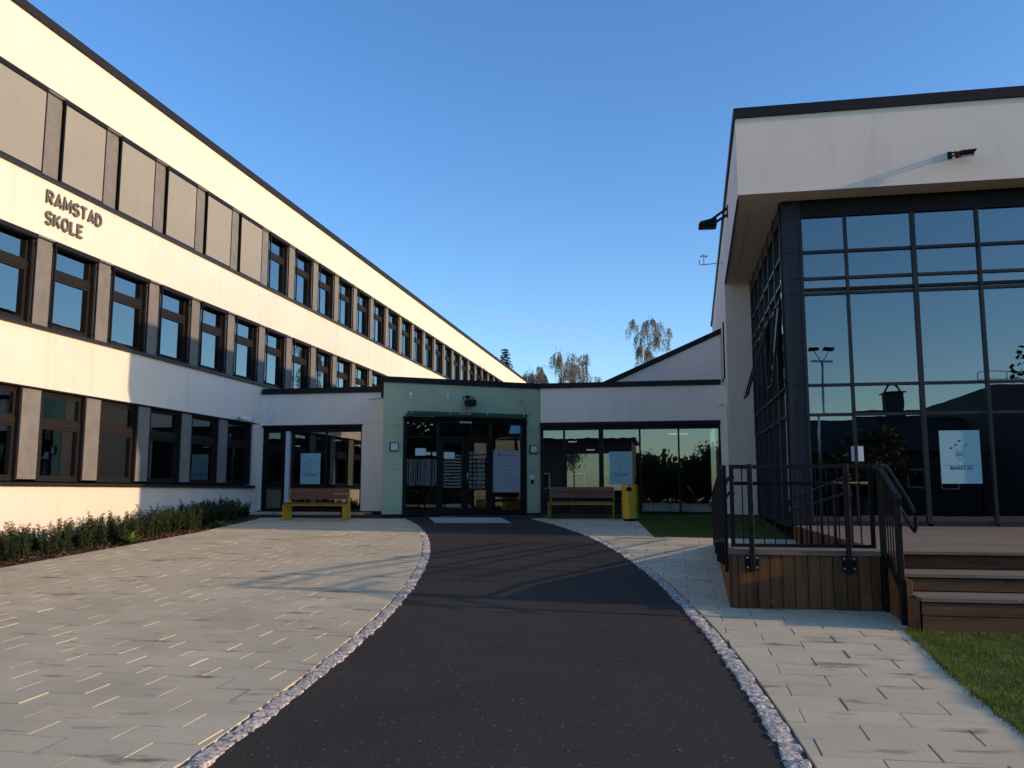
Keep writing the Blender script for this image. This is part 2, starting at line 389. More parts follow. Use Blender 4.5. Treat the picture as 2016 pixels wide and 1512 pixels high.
def slab_mb(mb, poly, f, ch=.0040):
    n = len(poly); top = inset(poly, ch)
    vs = [f(p, 0) for p in top] + [f(p, -ch) for p in poly] + [f(p, -.05) for p in poly]
    fs = [tuple(range(n))] + [(n + i, n + (i + 1) % n, (i + 1) % n, i) for i in range(n)] + [(2*n + i, 2*n + (i + 1) % n, n + (i + 1) % n, n + i) for i in range(n)]
    return mb.add(vs, fs)

def paving(name, label, xl, xr, y0, y1, cw, ln, gap, xref, ybed):
    base = sheet(name, M['joint'], lambda y: xl(y), lambda y: xr(y), ybed, -.03)
    base['label'] = label
    full = [(-ln/2 + gap/2, -cw/2 + gap/2), (ln/2 - gap/2, -cw/2 + gap/2), (ln/2 - gap/2, cw/2 - gap/2), (-ln/2 + gap/2, cw/2 - gap/2)]
    fm = slab_mb(MB(), full, lambda p, z: (p[0], p[1], z)).mesh('paving_slab', M['slab'], fix=False)
    pieces = []
    for j in range(int((y1 - y0)/cw)):
        ya = y0 + j*cw; yb = ya + cw; yc = (ya + yb)/2; sh = .5*ln if j % 2 else 0
        xa = min(xl(ya), xl(yb)); xb = max(xr(ya), xr(yb)); k0 = math.floor((xa - xref - sh)/ln); k1 = math.ceil((xb - xref - sh)/ln)
        for k in range(k0, k1):
            xc = xref + sh + (k + .5)*ln
            poly = [(xc + p[0], yc + p[1]) for p in full]
            for fn, sg in ((xl, -1), (xr, 1)):   # straight cut along each border
                xs0, xs1 = fn(ya), fn(yb); dx = xs1 - xs0; dy = yb - ya
                # keep points on the inner side of the border line
                poly = clip(poly, sg*dy, -sg*dx, sg*(dy*xs0 - dx*ya)) if poly else poly
            if len(poly) < 3 or area(poly) < .004: continue
            pieces.append((xc, yc, poly, area(poly) > .985*area(full)))
    pieces.sort(key=lambda q: q[1]); rest = MB(); n = 0
    for xc, yc, poly, isfull in pieces:
        h = random.uniform(-.003, .003); sl = slope(yc)
        if yc > -1 and n < 300 and yc > 4.0:
            n += 1
            if isfull: o = link('paving_slab', fm, base, (xc + random.uniform(-.002, .002), yc, G(yc) + h))
            else:
                q = [(p[0] - xc, p[1] - yc) for p in poly]
                o = link('paving_slab', slab_mb(MB(), q, lambda p, z: (p[0], p[1], z)).mesh('paving_slab', M['slab'], fix=False), base, (xc, yc, G(yc) + h))
            o.rotation_euler = (sl + random.uniform(-.003, .003), random.uniform(-.007, .007), 0)
        else: slab_mb(rest, poly, lambda p, z: (p[0], p[1], G(p[1]) + z + h*.8))
    if rest.v: link('paving_slabs_beyond', rest.mesh('paving_slabs_beyond', M['slab'], fix=False), base, None, None, 'stuff')
    return base
pav_y = frange(-6, 24.1, 60)
pl = paving('paved_forecourt', 'pale concrete slab paving left of the asphalt path', lambda y: bedx(y), lambda y: kl(y) - KW/2 - .012, -2.5, 24.2, .318, .605, .007, -2.945 - .605*3, pav_y)
pr = paving('paved_walk', 'pale concrete slab paving right of the asphalt path', lambda y: kr(y) + KW/2 + .012, lambda y: rightx(y), -2.48, 24.4, .335, .67, .009, .83 - .67*2, frange(-6, 18.79, 50) + frange(18.81, 24.4, 12))

def sett_mesh(seed):
    r = random.Random(seed); mb = MB(); hx, hy = KW/2 - .004, .088 - .004
    ring = []
    for (cx, cy) in ((-1, -1), (0, -1), (1, -1), (1, 0), (1, 1), (0, 1), (-1, 1), (-1, 0)):
        ring.append((cx*hx + r.uniform(-.011, .011), cy*hy + r.uniform(-.009, .009)))
    b = [(x, y, -.06) for x, y in ring]; e = [(x, y, -.016 + r.uniform(-.006, .004)) for x, y in ring]
    tp = [(x*.78 + r.uniform(-.006, .006), y*.8 + r.uniform(-.006, .006), -.001 + r.uniform(-.005, .005)) for x, y in ring]
    vs = b + e + tp + [(r.uniform(-.02, .02), r.uniform(-.02, .02), .003)]; fs = []
    for i in range(8):
        j = (i + 1) % 8; fs += [(i, j, 8 + j, 8 + i), (8 + i, 8 + j, 16 + j, 16 + i), (16 + i, 16 + j, 24)]
    mb.add(vs, fs); me = mb.mesh('granite_sett', M['granite'], fix=False); return me
SETT = [sett_mesh(i) for i in range(9)]
def kerb(name, label, fn, y0, y1):
    base = sheet(name, M['joint'], lambda y: fn(y) - KW/2 - .012, lambda y: fn(y) + KW/2 + .006, frange(y0, y1, 70), -.020)
    base['label'] = label; y = y0; n = 0
    while y < y1:
        dx = (fn(y + .05) - fn(y - .05))/.1; L = math.hypot(1, dx)
        if n < 300:
            n += 1
            o = link('granite_sett', random.choice(SETT), base, (fn(y) + random.uniform(-.008, .008), y, G(y) + random.uniform(-.004, .007)))
            o.rotation_euler = (slope(y) + random.uniform(-.05, .05), random.uniform(-.07, .07), -math.atan(dx) + random.choice((0, math.pi)) + random.uniform(-.06, .06)); o.scale = (random.uniform(.92, 1.06), random.uniform(.9, 1.04), 1)
        y += .178/L*random.uniform(.96, 1.04)
kerb('granite_kerb', 'rough grey granite sett kerb curving along the left edge of the asphalt', kl, 2.0, 24.0)
kerb('granite_kerb', 'rough grey granite sett kerb curving along the right edge of the asphalt', kr, 2.0, 24.2)

# ---- planting bed with bark mulch
bed = sheet('planting_bed', M['mulch'], lambda y: -13.7, lambda y: bedx(y) - .005, frange(4, 24.2, 40), -.02, nx=14)
for v in bed.data.vertices: v.co.z += .03*noise.noise(v.co*2.2)
bed2 = sheet('soil_strip', M['mulch'], lambda y: -13.6, lambda y: -8.6, frange(24.2, 26.85, 6), -.03, nx=8)
def chips(name, n, xr_, yr, zf, size):
    c = np.empty((n, 3)); c[:, 1] = rng.uniform(*yr, n)
    for i in range(n): a, b = xr_(c[i, 1]); c[i, 0] = a + (b - a)*rng.random(); c[i, 2] = zf(c[i, 1]) + rng.uniform(.0, .02)
    a = rng.uniform(0, 6.28, n); tl = rng.normal(0, .35, (n, 2)); L = rng.uniform(.5, 1.4, n)*size; W = L*rng.uniform(.25, .6, n)
    u = np.stack([np.cos(a), np.sin(a), tl[:, 0]], 1)*L[:, None]; v = np.stack([-np.sin(a), np.cos(a), tl[:, 1]], 1)*W[:, None]
    V = np.stack([c - u - v, c + u - v*.6, c + u*.8 + v, c - u*.9 + v], 1).reshape(-1, 3); F = np.arange(4*n).reshape(n, 4)
    return link(name, npmesh(name, V, F, M['chip']), None, None, None, 'stuff')
chips('bark_chips', 7000, lambda y: (-13.4, bedx(y) - .02), (9, 24), lambda y: G(y) - .005, .028)

# ---- lawns and grass
lawn = sheet('lawn', M['turf'], lambda y: rightx(y) + .0, lambda y: 60, frange(-30, 9.55, 30), .0, nx=2)
lawn2 = sheet('lawn', M['turf'], lambda y: max(-3.75, rightx(min(y, 24.4))) if y < 24.4 else -3.75, lambda y: 2.38, [18.82, 20, 21.5, 23, 24.39, 24.41, 25.5, 26.75], .0, nx=2)
def grass(name, n, sample, hmin, hmax, wd, lean=.5, zoff=0):
    P = np.array([sample() for _ in range(n)]); z = np.array([G(y) for y in P[:, 1]]) + zoff
    h = rng.uniform(hmin, hmax, n)*(.75 + .5*np.array([noise.noise((p[0]*2.1, p[1]*2.1, 0)) for p in P])); h = np.maximum(h, hmin*.6)
    a = rng.uniform(0, 6.283, n); W = rng.uniform(.7, 1.3, n)*wd; ln = rng.uniform(0, lean, n)*h; la = rng.uniform(0, 6.283, n)
    b = np.stack([P[:, 0], P[:, 1], z - .01], 1); sx = np.stack([np.cos(a)*W, np.sin(a)*W, 0*a], 1)
    mid = b + np.stack([np.cos(la)*ln*.35, np.sin(la)*ln*.35, h*.6], 1); tip = b + np.stack([np.cos(la)*ln, np.sin(la)*ln, h], 1)
    V = np.stack([b - sx, b + sx, mid + sx*.7, mid - sx*.7, tip], 1).reshape(-1, 3)
    i = np.arange(n)*5; F = np.concatenate([np.stack([i, i + 1, i + 2], 1), np.stack([i, i + 2, i + 3], 1), np.stack([i + 3, i + 2, i + 4], 1)])
    return link(name, npmesh(name, V, F, M['grass']), None, None, None, 'stuff')
def s_near():
    y = 5.2 + 4.38*rng.random()**.85; x0 = rightx(y) - .02; return (x0 + (3.6*rng.random()**1.15), y)
grass('grass', 52000, s_near, .018, .062, .0032, .8)
def s_back():
    y = rng.uniform(18.84, 26.7); x0 = rightx(min(y, 24.4)) if y < 24.4 else -3.7; return (rng.uniform(x0, 2.36), y)
grass('grass', 16000, s_back, .03, .07, .006)
def s_edge():
    y = rng.uniform(5.2, 9.6); return (rightx(y) + rng.normal(.0, .025), y)
grass('grass', 3500, s_edge, .035, .08, .0035, .9)
#==MORE2==

# ================================================================ LONG SCHOOL BLOCK (left)
WX = -13.65
SB = root('school_building', 'long three-storey white school block with three rows of dark-framed windows on the left', 'building', (WX, 15, -.9))
YE = 84.0; YS = 3.5
def wall_box(mat, x0, x1, y0, y1, z0, z1, parent=None, name='wall', **k):
    return part(name, MB().box(x0, x1, y0, y1, z0, z1), mat, parent or SB, **k)
wall_box(M['plaster'], WX - .4, WX, YS, 26.78, -1.9, .12)
wall_box(M['plaster'], WX - .4, WX, YS, 26.78, 2.27, 3.55)
wall_box(M['plaster'], WX - .4, WX, 26.79, YE, -1.9, 3.55)
wall_box(M['plaster'], WX - .4, WX, YS, YE, 5.64, 6.93)
wall_box(M['plaster'], WX - .4, WX, YS, YE, 9.05, 10.40)
part('roof_coping', MB().box(WX - .6, WX + .07, YS - .05, YE + .05, 10.401, 10.60), M['coping'], SB)
part('roof', MB().box(WX - 12, WX - .6, YS, YE, 10.30, 10.45), M['coping'], SB)
part('end_wall', MB().box(WX - 12, WX - .405, YS, YS + .3, -2, 10.29).box(WX - 12, WX - .405, YE - .3, YE, -2, 10.29), M['plaster'], SB)
# interior shell of the three floors
ib = MB()
ib.box(WX - 6.3, WX - 6.0, YS + .4, YE - .4, -1, 10.2)
for z in (-.85, 2.75, 6.15): ib.box(WX - 5.99, WX - .41, YS + .4, YE - .4, z - .15, z + .0)
for k in range(9): ib.box(WX - 5.98, WX - 2.2, 12 + 8.2*k, 12.15 + 8.2*k, -.8, 10.1)
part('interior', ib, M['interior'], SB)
# window module, origin at the left guide rail and the sill
def wl(n): return 16.70 + 2.07*n if n <= 4 else 27.08 + 2.155*(n - 5)
def framebox(mb, y0, y1, z0, z1, x0, x1, t):
    mb.box(x0, x1, y0, y1, z0, z0 + t); mb.box(x0, x1, y0, y1, z1 - t, z1)
    mb.box(x0, x1, y0, y0 + t, z0 + t, z1 - t); mb.box(x0, x1, y1 - t, y1, z0 + t, z1 - t)
WIN_FR = MB()
framebox(WIN_FR, .055, 1.46, .06, 2.06, -.24, -.10, .06)          # outer frame
framebox(WIN_FR, .117, 1.398, .122, 1.28, -.21, -.115, .065)     # lower sash
framebox(WIN_FR, .117, 1.398, 1.42, 1.998, -.20, -.13, .055)      # top light
WIN_FR.box(-.20, -.105, .117, 1.398, 1.283, 1.417)
WIN_FR.box(-.24, -.06, -.006, .054, .06, 2.06)
WIN_FR.box(-.22, -.02, 1.40, 1.462, .07, 2.05)
ME_FR = WIN_FR.mesh('window', M['brown_frame'])
ME_P1 = MB().box(-.17, -.155, .182, 1.333, .187, 1.215).mesh('pane', M['glass_up'])
ME_P2 = MB().box(-.17, -.155, .172, 1.343, 1.475, 1.943).mesh('pane', M['glass_up'])
ME_P3 = MB().box(-.17, -.155, .182, 1.333, .187, 1.215).mesh('pane', M['glass_dark'])
ME_P4 = MB().box(-.17, -.155, .172, 1.343, 1.475, 1.943).mesh('pane', M['glass_dark'])
def rail_mb(y):
    r = MB().box(.004, .044, y - .016, y + .016, .03, 1.93); 
    for z in (.16, 1.80): r.box(-.09, .006, y - .013, y + .013, z, z + .035)
    r.tube([(.015, y + .026, .18), (.015, y + .026, .24)], .018, 6)
    return r
ME_RL = rail_mb(.0).mesh('guide_rail', M['black_metal']); ME_RR = rail_mb(1.455).mesh('guide_rail', M['black_metal'])
ME_BX = MB().box(-.095, .06, -.03, 1.485, 1.935, 2.055).mesh('screen_box', M['black_metal'], .015)
ME_BL = MB().box(.024, .034, .02, 1.435, .10, 1.934).mesh('sun_blind', M['blind'])
ME_BB = MB().box(.012, .046, .02, 1.435, .06, .10).mesh('bottom_bar', M['black_metal'])
ME_FL = MB().box(-.11, .03, 1.50, 2.03, 2.03, 2.045).mesh('flashing', M['steel_dull'])
def place_window(y, z, rail, blind, dark):
    wn = link('window', ME_FR, SB, (0, y - 15, z + .9))
    for pm in ((ME_P3, ME_P4) if dark else (ME_P1, ME_P2)):
        pn = link('pane', pm, wn, (0, random.uniform(-.003, .003), 0)); pn.rotation_euler = (0, random.uniform(-.0022, .0022), random.uniform(-.003, .003))
    if rail: link('guide_rail', ME_RL, wn); link('guide_rail', ME_RR, wn); link('screen_box', ME_BX, wn)
    if blind: link('sun_blind', ME_BL, wn); link('bottom_bar', ME_BB, wn); wn['label'] = 'window covered by a lowered beige sun blind'
    return wn
PANELS = {}
def place_panel(y0, y1, z, h0=.075, h1=2.03):
    k = (round(y1 - y0, 3), h0, h1)
    if k not in PANELS: PANELS[k] = MB().box(-.30, -.055, 0, y1 - y0, h0, h1).mesh('pillar_panel', M['panel'])
    return link('pillar_panel', PANELS[k], SB, (0, y0 - 15, z + .9))
for row, z0 in ((2, 3.57), (3, 6.95)):
    n1 = 13 if row == 2 else 30
    for n in range(-4, n1 + 1):
        y = wl(n); wn = place_window(y, z0, True, row == 3 and n <= 4, False)
        if row == 2:
            for (k, y0, y1, a, b_, mt) in ((0, .85, 1.02, .60, .78, 'paper'), (0, .55, .62, .30, 1.05, 'pillar_white'), (3, .62, .78, .52, .70, 'poster_warm'), (3, .60, .78, .20, .48, 'poster_warm'), (-1, .35, 1.0, .19, .25, 'paper'), (4, .5, .7, .22, .45, 'poster_warm'), (5, .9, 1.15, .19, .30, 'paper')):
                if k == n: link('paper_sheet', MB().box(-.196, -.192, y0, y1, a, b_).mesh('paper_sheet', M[mt]), wn)
        if n < n1: place_panel(y + 1.465, wl(n + 1) - .005, z0); f = link('flashing', ME_FL, SB, (0, y - 15, z0 + .9)); f.scale.y = 1
    part('window_sill', MB().box(WX - .40, WX + .075, YS, YE if row == 3 else 50, z0 - .02, z0 + .055), M['anthracite'], SB)
    part('head_trim', MB().box(WX - .39, WX + .012, YS, YE if row == 3 else 50, z0 + 2.062, z0 + 2.069 + (.0 if row == 2 else .03)), M['black_metal'], SB)
    if row == 2: wall_box(M['plaster'], WX - .39, WX - .01, wl(13) + 1.47, YE, z0 + .06, z0 + 2.05)
# ground floor: six windows in view, no screens
r1 = [(12.60, 14.0), (14.62, 16.03), (16.68, 18.09), (18.71, 20.12), (20.74, 22.15), (22.77, 24.18), (24.84, 26.25)]
r1 = [(4.4, 5.81), (6.45, 7.86), (8.5, 9.91), (10.55, 11.96)] + r1
for i, (a, b_) in enumerate(r1):
    place_window(a - .03, .17, False, False, True)
    e = r1[i + 1][0] - .035 if i + 1 < len(r1) else 26.40
    place_panel(b_ + .025, e, .17, .10, 2.09)
part('window_sill', MB().box(WX - .40, WX + .085, YS, 26.5, .122, .20), M['anthracite'], SB)
part('head_trim', MB().box(WX - .39, WX + .006, YS, 26.5, 2.232, 2.268), M['black_metal'], SB)
wall_box(M['plaster'], WX - .39, WX - .02, 26.42, 26.785, .202, 2.23)

# lettering RAMSTAD SKOLE on the band between the second and third window rows
SG = root('wall_lettering', 'dull metal letters RAMSTAD SKOLE fixed to the white band of the school block', 'sign', (WX, 16.26, 5.93))
def letters(word, y0, zb, h, track):
    y = y0
    for ch in word:
        lines, wd = GLY[ch]; mb = strokes(MB(), [[(p[0]*h*1.32, p[1]*h) for p in L] for L in lines], h*.20, lambda u, v, d, y=y: (WX + d, y + u, zb + v), .012, .055)
        part('letter', mb, M['letter'], SG); y += wd*h*1.32 + track
letters('RAMSTAD', 16.31, 6.42, .27, .085); letters('SKOLE', 16.31, 5.95, .27, .085)

# small white security light low on the white band
SL = root('security_light', 'small white security floodlight at the end of the white band above the last ground-floor window', 'wall lamp', (WX, 25.4, 2.36))
part('bracket', MB().box(WX, WX + .16, 25.36, 25.44, 2.36, 2.41).box(WX + .1, WX + .16, 25.33, 25.47, 2.30, 2.40), M['white_paint'], SL)
part('housing', MB().bar((WX + .10, 25.25, 2.37), (WX + .42, 25.45, 2.27), .22, .14), M['white_paint'], SL, .02)
part('lens', MB().bar((WX + .40, 25.44, 2.275), (WX + .43, 25.46, 2.265), .18, .11), M['black_hole'], SL)

# ================================================================ LINK BUILDING (low wings either side of the entrance)
LB = root('link_building', 'low white rendered entrance wing with dark-framed shop-like windows behind the benches', 'building', (-6, 26.8, -.8))
YW = 26.8; ZT = 3.41
def lw(name, x0, x1, z0, z1, mat, y0=YW, y1=YW + .3): return part(name, MB().box(x0, x1, y0, y1, z0, z1), mat, LB)
lw('wall', WX + .001, -9.0, 2.205, ZT - .16, M['plaster_lifted']); lw('wall', WX + .001, -13.52, -.62, 2.20, M['plaster']); lw('wall', -10.02, -9.0, -.62, 2.20, M['plaster_lifted'])
lw('plinth', WX + .001, -9.0, -.95, -.625, M['coping'], YW + .02)
lw('wall', -4.09, 1.66, 2.165, ZT - .16, M['plaster_lifted']); lw('wall', 1.45, 1.66, -.66, 2.16, M['plaster_lifted'])
lw('plinth', -4.09, 1.66, -.95, -.665, M['coping'], YW + .02)
lw('roof_coping', WX + .08, -8.6, ZT - .155, ZT + .03, M['coping'], YW - .06, YW + .5)
lw('roof_coping', -4.075, 1.50, ZT - .155, ZT, M['coping'], YW - .06, YW + .5)
part('roof', MB().box(WX, 1.5, YW + .5, 36, ZT - .4, ZT - .12), M['coping'], LB)
ib = MB().box(WX, 1.5, YW + .31, 35.5, -.90, -.75)
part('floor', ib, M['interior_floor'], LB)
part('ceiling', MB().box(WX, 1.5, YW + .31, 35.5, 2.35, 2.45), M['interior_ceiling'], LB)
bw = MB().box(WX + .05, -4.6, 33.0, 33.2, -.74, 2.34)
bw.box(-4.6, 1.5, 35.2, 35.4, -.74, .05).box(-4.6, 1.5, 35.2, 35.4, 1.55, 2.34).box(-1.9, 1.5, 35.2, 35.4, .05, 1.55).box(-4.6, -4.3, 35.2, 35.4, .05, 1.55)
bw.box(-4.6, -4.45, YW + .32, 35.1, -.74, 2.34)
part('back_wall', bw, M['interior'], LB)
def glazing(parent, xs, y, z0, z1, head, sillh, fr, gl, dpt=.09, t=.055):
    """one frame part and one pane part per bay between the mullions"""
    f = MB().box(xs[0], xs[-1], y, y + dpt, z1 - head, z1).box(xs[0], xs[-1], y, y + dpt, z0, z0 + sillh)
    part('window_frame', f, fr, parent)
    for i, x in enumerate(xs):
        a = x - t/2; 
        if i == 0: a = x
        if i == len(xs) - 1: a = x - t
        part('mullion', MB().box(a, a + t, y - .004, y + dpt + .004, z0 + sillh, z1 - head), fr, parent)
    for i in range(len(xs) - 1):
        part('pane', MB().box(xs[i] + t/2, xs[i + 1] - t/2, y + .04, y + .052, z0 + sillh, z1 - head), gl, parent)
# left wing: door, white column, two panes
glazing(LB, [-13.52, -12.74], YW + .05, -.60, 2.20, .24, .06, M['black_metal'], M['glass_dark'])
glazing(LB, [-12.46, -11.28, -10.02], YW + .05, -.60, 2.20, .24, .06, M['black_metal'], M['glass_dark'])
lw('column', -12.70, -12.55, -.60, 2.0, M['pillar_white'], YW + .03, YW + .18)
lw('window_head', -12.735, -12.465, 1.96, 2.20, M['black_metal'], YW + .052, YW + .14)
lw('window_head', -13.53, -10.01, 2.12, 2.203, M['black_metal'], YW - .05, YW + .049)
part('door_frame', MB().box(-13.44, -13.38, YW + .045, YW + .16, -.53, 1.95).box(-12.82, -12.76, YW + .045, YW + .16, -.53, 1.95), M['black_metal'], LB)
part('doorstep', MB().box(-13.5, -9.6, 25.95, 26.78, -.86, -.655), M['slab'], LB, .01)
# right wing: four tall panes and a narrow one
glazing(LB, [-4.07, -3.35, -2.19, -.99, .19, 1.44], YW + .05, -.66, 2.155, .235, .05, M['black_metal'], M['glass'])
lw('window_head', -4.07, 1.45, 2.05, 2.162, M['black_metal'], YW - .045, YW + .049)
lw('mullion', -2.26, -2.12, -.6, 1.92, M['black_metal'], YW + .03, YW + .15)
lw('sill_film', -.95, 1.05, -.60, -.36, M['frost'], YW + .085, YW + .088)
# warm tube lamps hanging from the ceiling inside
def tube_lamp(x, y, z, ln, lab):
    r = root('ceiling_lamp', lab, 'ceiling lamp', (x, y, z), 'lit ceiling lamps inside the entrance wing')
    part('tube', MB().box(x - ln/2, x + ln/2, y - .03, y + .03, z, z + .035), M['tube'], r)
    part('rod', MB().tube([(x, y, z + .036), (x, y, 2.34)], .008, 5), M['steel_dull'], r)
tube_lamp(.17, 28.3, 1.84, .62, 'warm lit tube lamp crossing the mullion of the right-hand wing window')
tube_lamp(-3.5, 30.5, 1.75, .30, 'small lit lamp deep inside above the right-hand bench')
tube_lamp(-3.05, 32.5, 1.55, .30, 'second small lit lamp deeper inside above the right-hand bench')
tube_lamp(-13.2, 28.8, 1.60, .22, 'small lit lamp behind the narrow door of the left wing')
tube_lamp(-12.1, 29.8, 1.85, .22, 'small lit lamp above the poster of the left wing')
tube_lamp(-10.9, 28.8, 1.60, .26, 'small lit lamp behind the right pane of the left wing')

# posters
BIRDS = [(.50, .80, 1.0, 0), (.40, .72, .9, -25), (.29, .665, .95, 15), (.66, .72, .85, 40)]
def bird_poly(cx, cy, s, rot):
    pts = [(-.5, .02), (-.2, .10), (-.32, .34), (-.05, .12), (.12, .42), (.16, .12), (.5, .14), (.3, .0), (.12, -.08), (.02, -.32), (-.08, -.10), (-.3, -.08)]
    c, q = math.cos(rad(rot)), math.sin(rad(rot)); return [(cx + (p[0]*c - p[1]*q)*.11*s, cy + (p[0]*q + p[1]*c)*.075*s) for p in pts]
def poster(name_label, x0, x1, z0, z1, y, skew=0.0):
    r = root('poster', name_label, 'poster', (x0, y, z0), 'pale blue posters in the school windows'); W = x1 - x0; H = z1 - z0
    f = lambda u, v, d: (x0 + u*W, y - d, z0 + v*H + skew*(u - .5))
    part('sheet', MB().prism([(0, 0), (1, 0), (1, 1), (0, 1)], lambda p, t: f(p[0], p[1], .003*t)), M['poster'], r)
    b = MB()
    for q in BIRDS: b.prism(bird_poly(*q), lambda p, t: f(p[0], p[1], .0035 + .0015*t))
    part('bird_print', b, M['ink'], r)
    pl_ = [[(.41, .62), (.41, .52), (.5, .43), (.59, .52), (.59, .68), (.56, .705)], [(.41, .62), (.44, .655)], [(.47, .62), (.47, .54)], [(.53, .62), (.53, .54)], [(.41, .52), (.455, .545), (.5, .52), (.545, .545), (.59, .52)]]
    k = H/W
    b = strokes(MB(), [[(p[0], p[1]) for p in L] for L in pl_], .006, f, .0035, .0045)
    b.prism([(.482, .445), (.518, .445), (.5, .428)], lambda p, t: f(p[0], p[1], .0035 + .002*t))
    part('pencil_print', b, M['grey_ink'], r)
    part('rule_line', strokes(MB(), [[(.09, .342), (.93, .342)]], .007, f, .0035, .0048), M['ink'], r)
    u = .25
    for ch in 'RAMSTAD':
        L, wd = GLY[ch]
        part('letter', strokes(MB(), [[(u + p[0]*.085, .262 + p[1]*.055) for p in l] for l in L], .014, f, .0035, .0052), M['ink'], r); u += wd*.085 + .034
poster('pale blue school poster on the left wing window behind the left bench', -12.17, -11.47, .25, 1.265, YW + .083)
poster('pale blue school poster on the right wing window above the litter bin', -1.945, -1.235, .22, 1.235, YW + .083)

# ================================================================ GREEN ENTRANCE PORCH
GO = Vector((-8.427, 24.34, 0)); GU = Vector((.85005574, .52669273, 0)); GN = Vector((.52669273, -.85005574, 0)); GL = 5.06
def gp(u, wv, z): p = GO + GU*u + GN*wv; return (p.x, p.y, z)   # u along the front, wv out of the wall
def gbox(mb, u0, u1, w0, w1, z0, z1, m=0): return mb.hexa([gp(u0, w1, z0), gp(u1, w1, z0), gp(u1, w0, z0), gp(u0, w0, z0), gp(u0, w1, z1), gp(u1, w1, z1), gp(u1, w0, z1), gp(u0, w0, z1)], m)
EP = root('entrance_porch', 'sage-green panelled entrance porch with glazed double doors and a glass canopy', 'porch', gp(2.5, 0, -.75))
def g(name, u0, u1, w0, w1, z0, z1, mat, bev=0, parent=None): return part(name, gbox(MB(), u0, u1, w0, w1, z0, z1), mat, parent or EP, bev)
j = .006
g('wall_panel', 0, .61 - j, -.06, 0, -.66, .655 - j, M['green']); g('wall_panel', 0, .61 - j, -.06, 0, .655, 1.965 - j, M['green']); g('wall_panel', 0, .61 - j, -.06, 0, 1.965, 3.26, M['green'])
g('wall_panel', .61, 2.56 - j, -.06, 0, 2.185, 3.26, M['green']); g('wall_panel', 2.56, 4.56 - j, -.06, 0, 2.185, 3.26, M['green'])
g('wall_panel', 4.56, GL, -.06, 0, 1.975, 3.26, M['green']); g('wall_panel', 4.585, GL, -.06, 0, .645, 1.975 - j, M['green']); g('wall_panel', 4.585, GL, -.06, 0, -.66, .645 - j, M['green'])
g('wall_core', .36, .57, -.5, -.062, -.9, 3.25, M['black_metal']); g('wall_core', 4.62, GL - .02, -.5, -.062, -.9, 3.25, M['black_metal']); g('wall_core', .58, 4.6, -.5, -.062, 2.2, 3.25, M['black_metal'])
g('plinth', .02, .58, -.06, -.01, -.9, -.662, M['coping']); g('plinth', 4.6, GL - .02, -.06, -.01, -.9, -.662, M['coping'])
g('roof_coping', -.03, GL + .03, -.3, .05, 3.261, 3.43, M['coping'])
# cream side wall and its sloping edge trim
A = Vector(gp(-.002, -.06, 0)); B = Vector((-9.25, 26.79, 0)); d_ = (B - A).normalized(); n_ = Vector((-d_.y, d_.x, 0))
def sidepanel(z0, z1, off, th, a=A, b=B): 
    p, q = a + n_*off, b + n_*off; r = n_*-th
    return MB().hexa([(q.x, q.y, z0), (p.x, p.y, z0), ((p + r).x, (p + r).y, z0), ((q + r).x, (q + r).y, z0), (q.x, q.y, z1), (p.x, p.y, z1), ((p + r).x, (p + r).y, z1), ((q + r).x, (q + r).y, z1)])
part('side_wall', sidepanel(-.66, 3.27, 0, .2), M['plaster_lifted'], EP); part('plinth', sidepanel(-.95, -.661, -.02, .15), M['coping'], EP)
p, q = A + n_*.05, B + n_*.05
part('side_trim', MB().bar((p.x, p.y, 3.36), (q.x, q.y, 3.14), .14, .17), M['coping'], EP)
q2 = A + (B - A)*.55 + n_*.02; part('rain_spout', MB().tube([q2 + Vector((0, 0, 2.93)), q2 + n_*.45 + Vector((0, -.1, 2.86))], .02, 6), M['steel_dull'], EP)
part('roof', MB().prism([(GO + GU*.05 - GN*.1).xy, (GO + GU*5 - GN*.1).xy, (-4.4, 29), (-9.2, 29)], lambda p, t: (p[0], p[1], 3.1 + .1*t)), M['coping'], EP)
# door frame and glazing
fr = MB()
gbox(fr, .60, 4.575, -.02, .06, 2.08, 2.18); gbox(fr, .60, .70, -.12, .045, -.7, 2.078); gbox(fr, 4.43, 4.575, -.12, .045, -.7, 2.078)
gbox(fr, 1.67, 1.745, -.12, .03, -.7, 2.078); gbox(fr, 3.375, 3.45, -.12, .03, -.7, 2.078); gbox(fr, 1.747, 3.373, -.12, .03, 1.60, 1.68)
gbox(fr, .70, 1.67, -.11, .015, 1.62, 1.66); gbox(fr, 3.45, 4.43, -.11, .015, 1.60, 1.63); gbox(fr, .70, 1.67, -.11, .02, -.7, -.56); gbox(fr, 3.45, 4.43, -.11, .02, -.7, -.56); gbox(fr, .58, 4.6, -.012, .09, 2.182, 2.235)
part('door_frame', fr, M['black_metal'], EP)
for u0, u1, z0, z1 in ((.70, 1.67, -.56, 1.62), (.70, 1.67, 1.66, 2.08), (1.745, 3.375, 1.68, 2.08), (3.45, 4.43, 1.63, 2.08), (3.45, 4.43, -.56, 1.60)):
    g('pane', u0, u1, -.06, -.048, z0, z1, M['glass_clear'] if z0 < 1.6 else M['glass'])
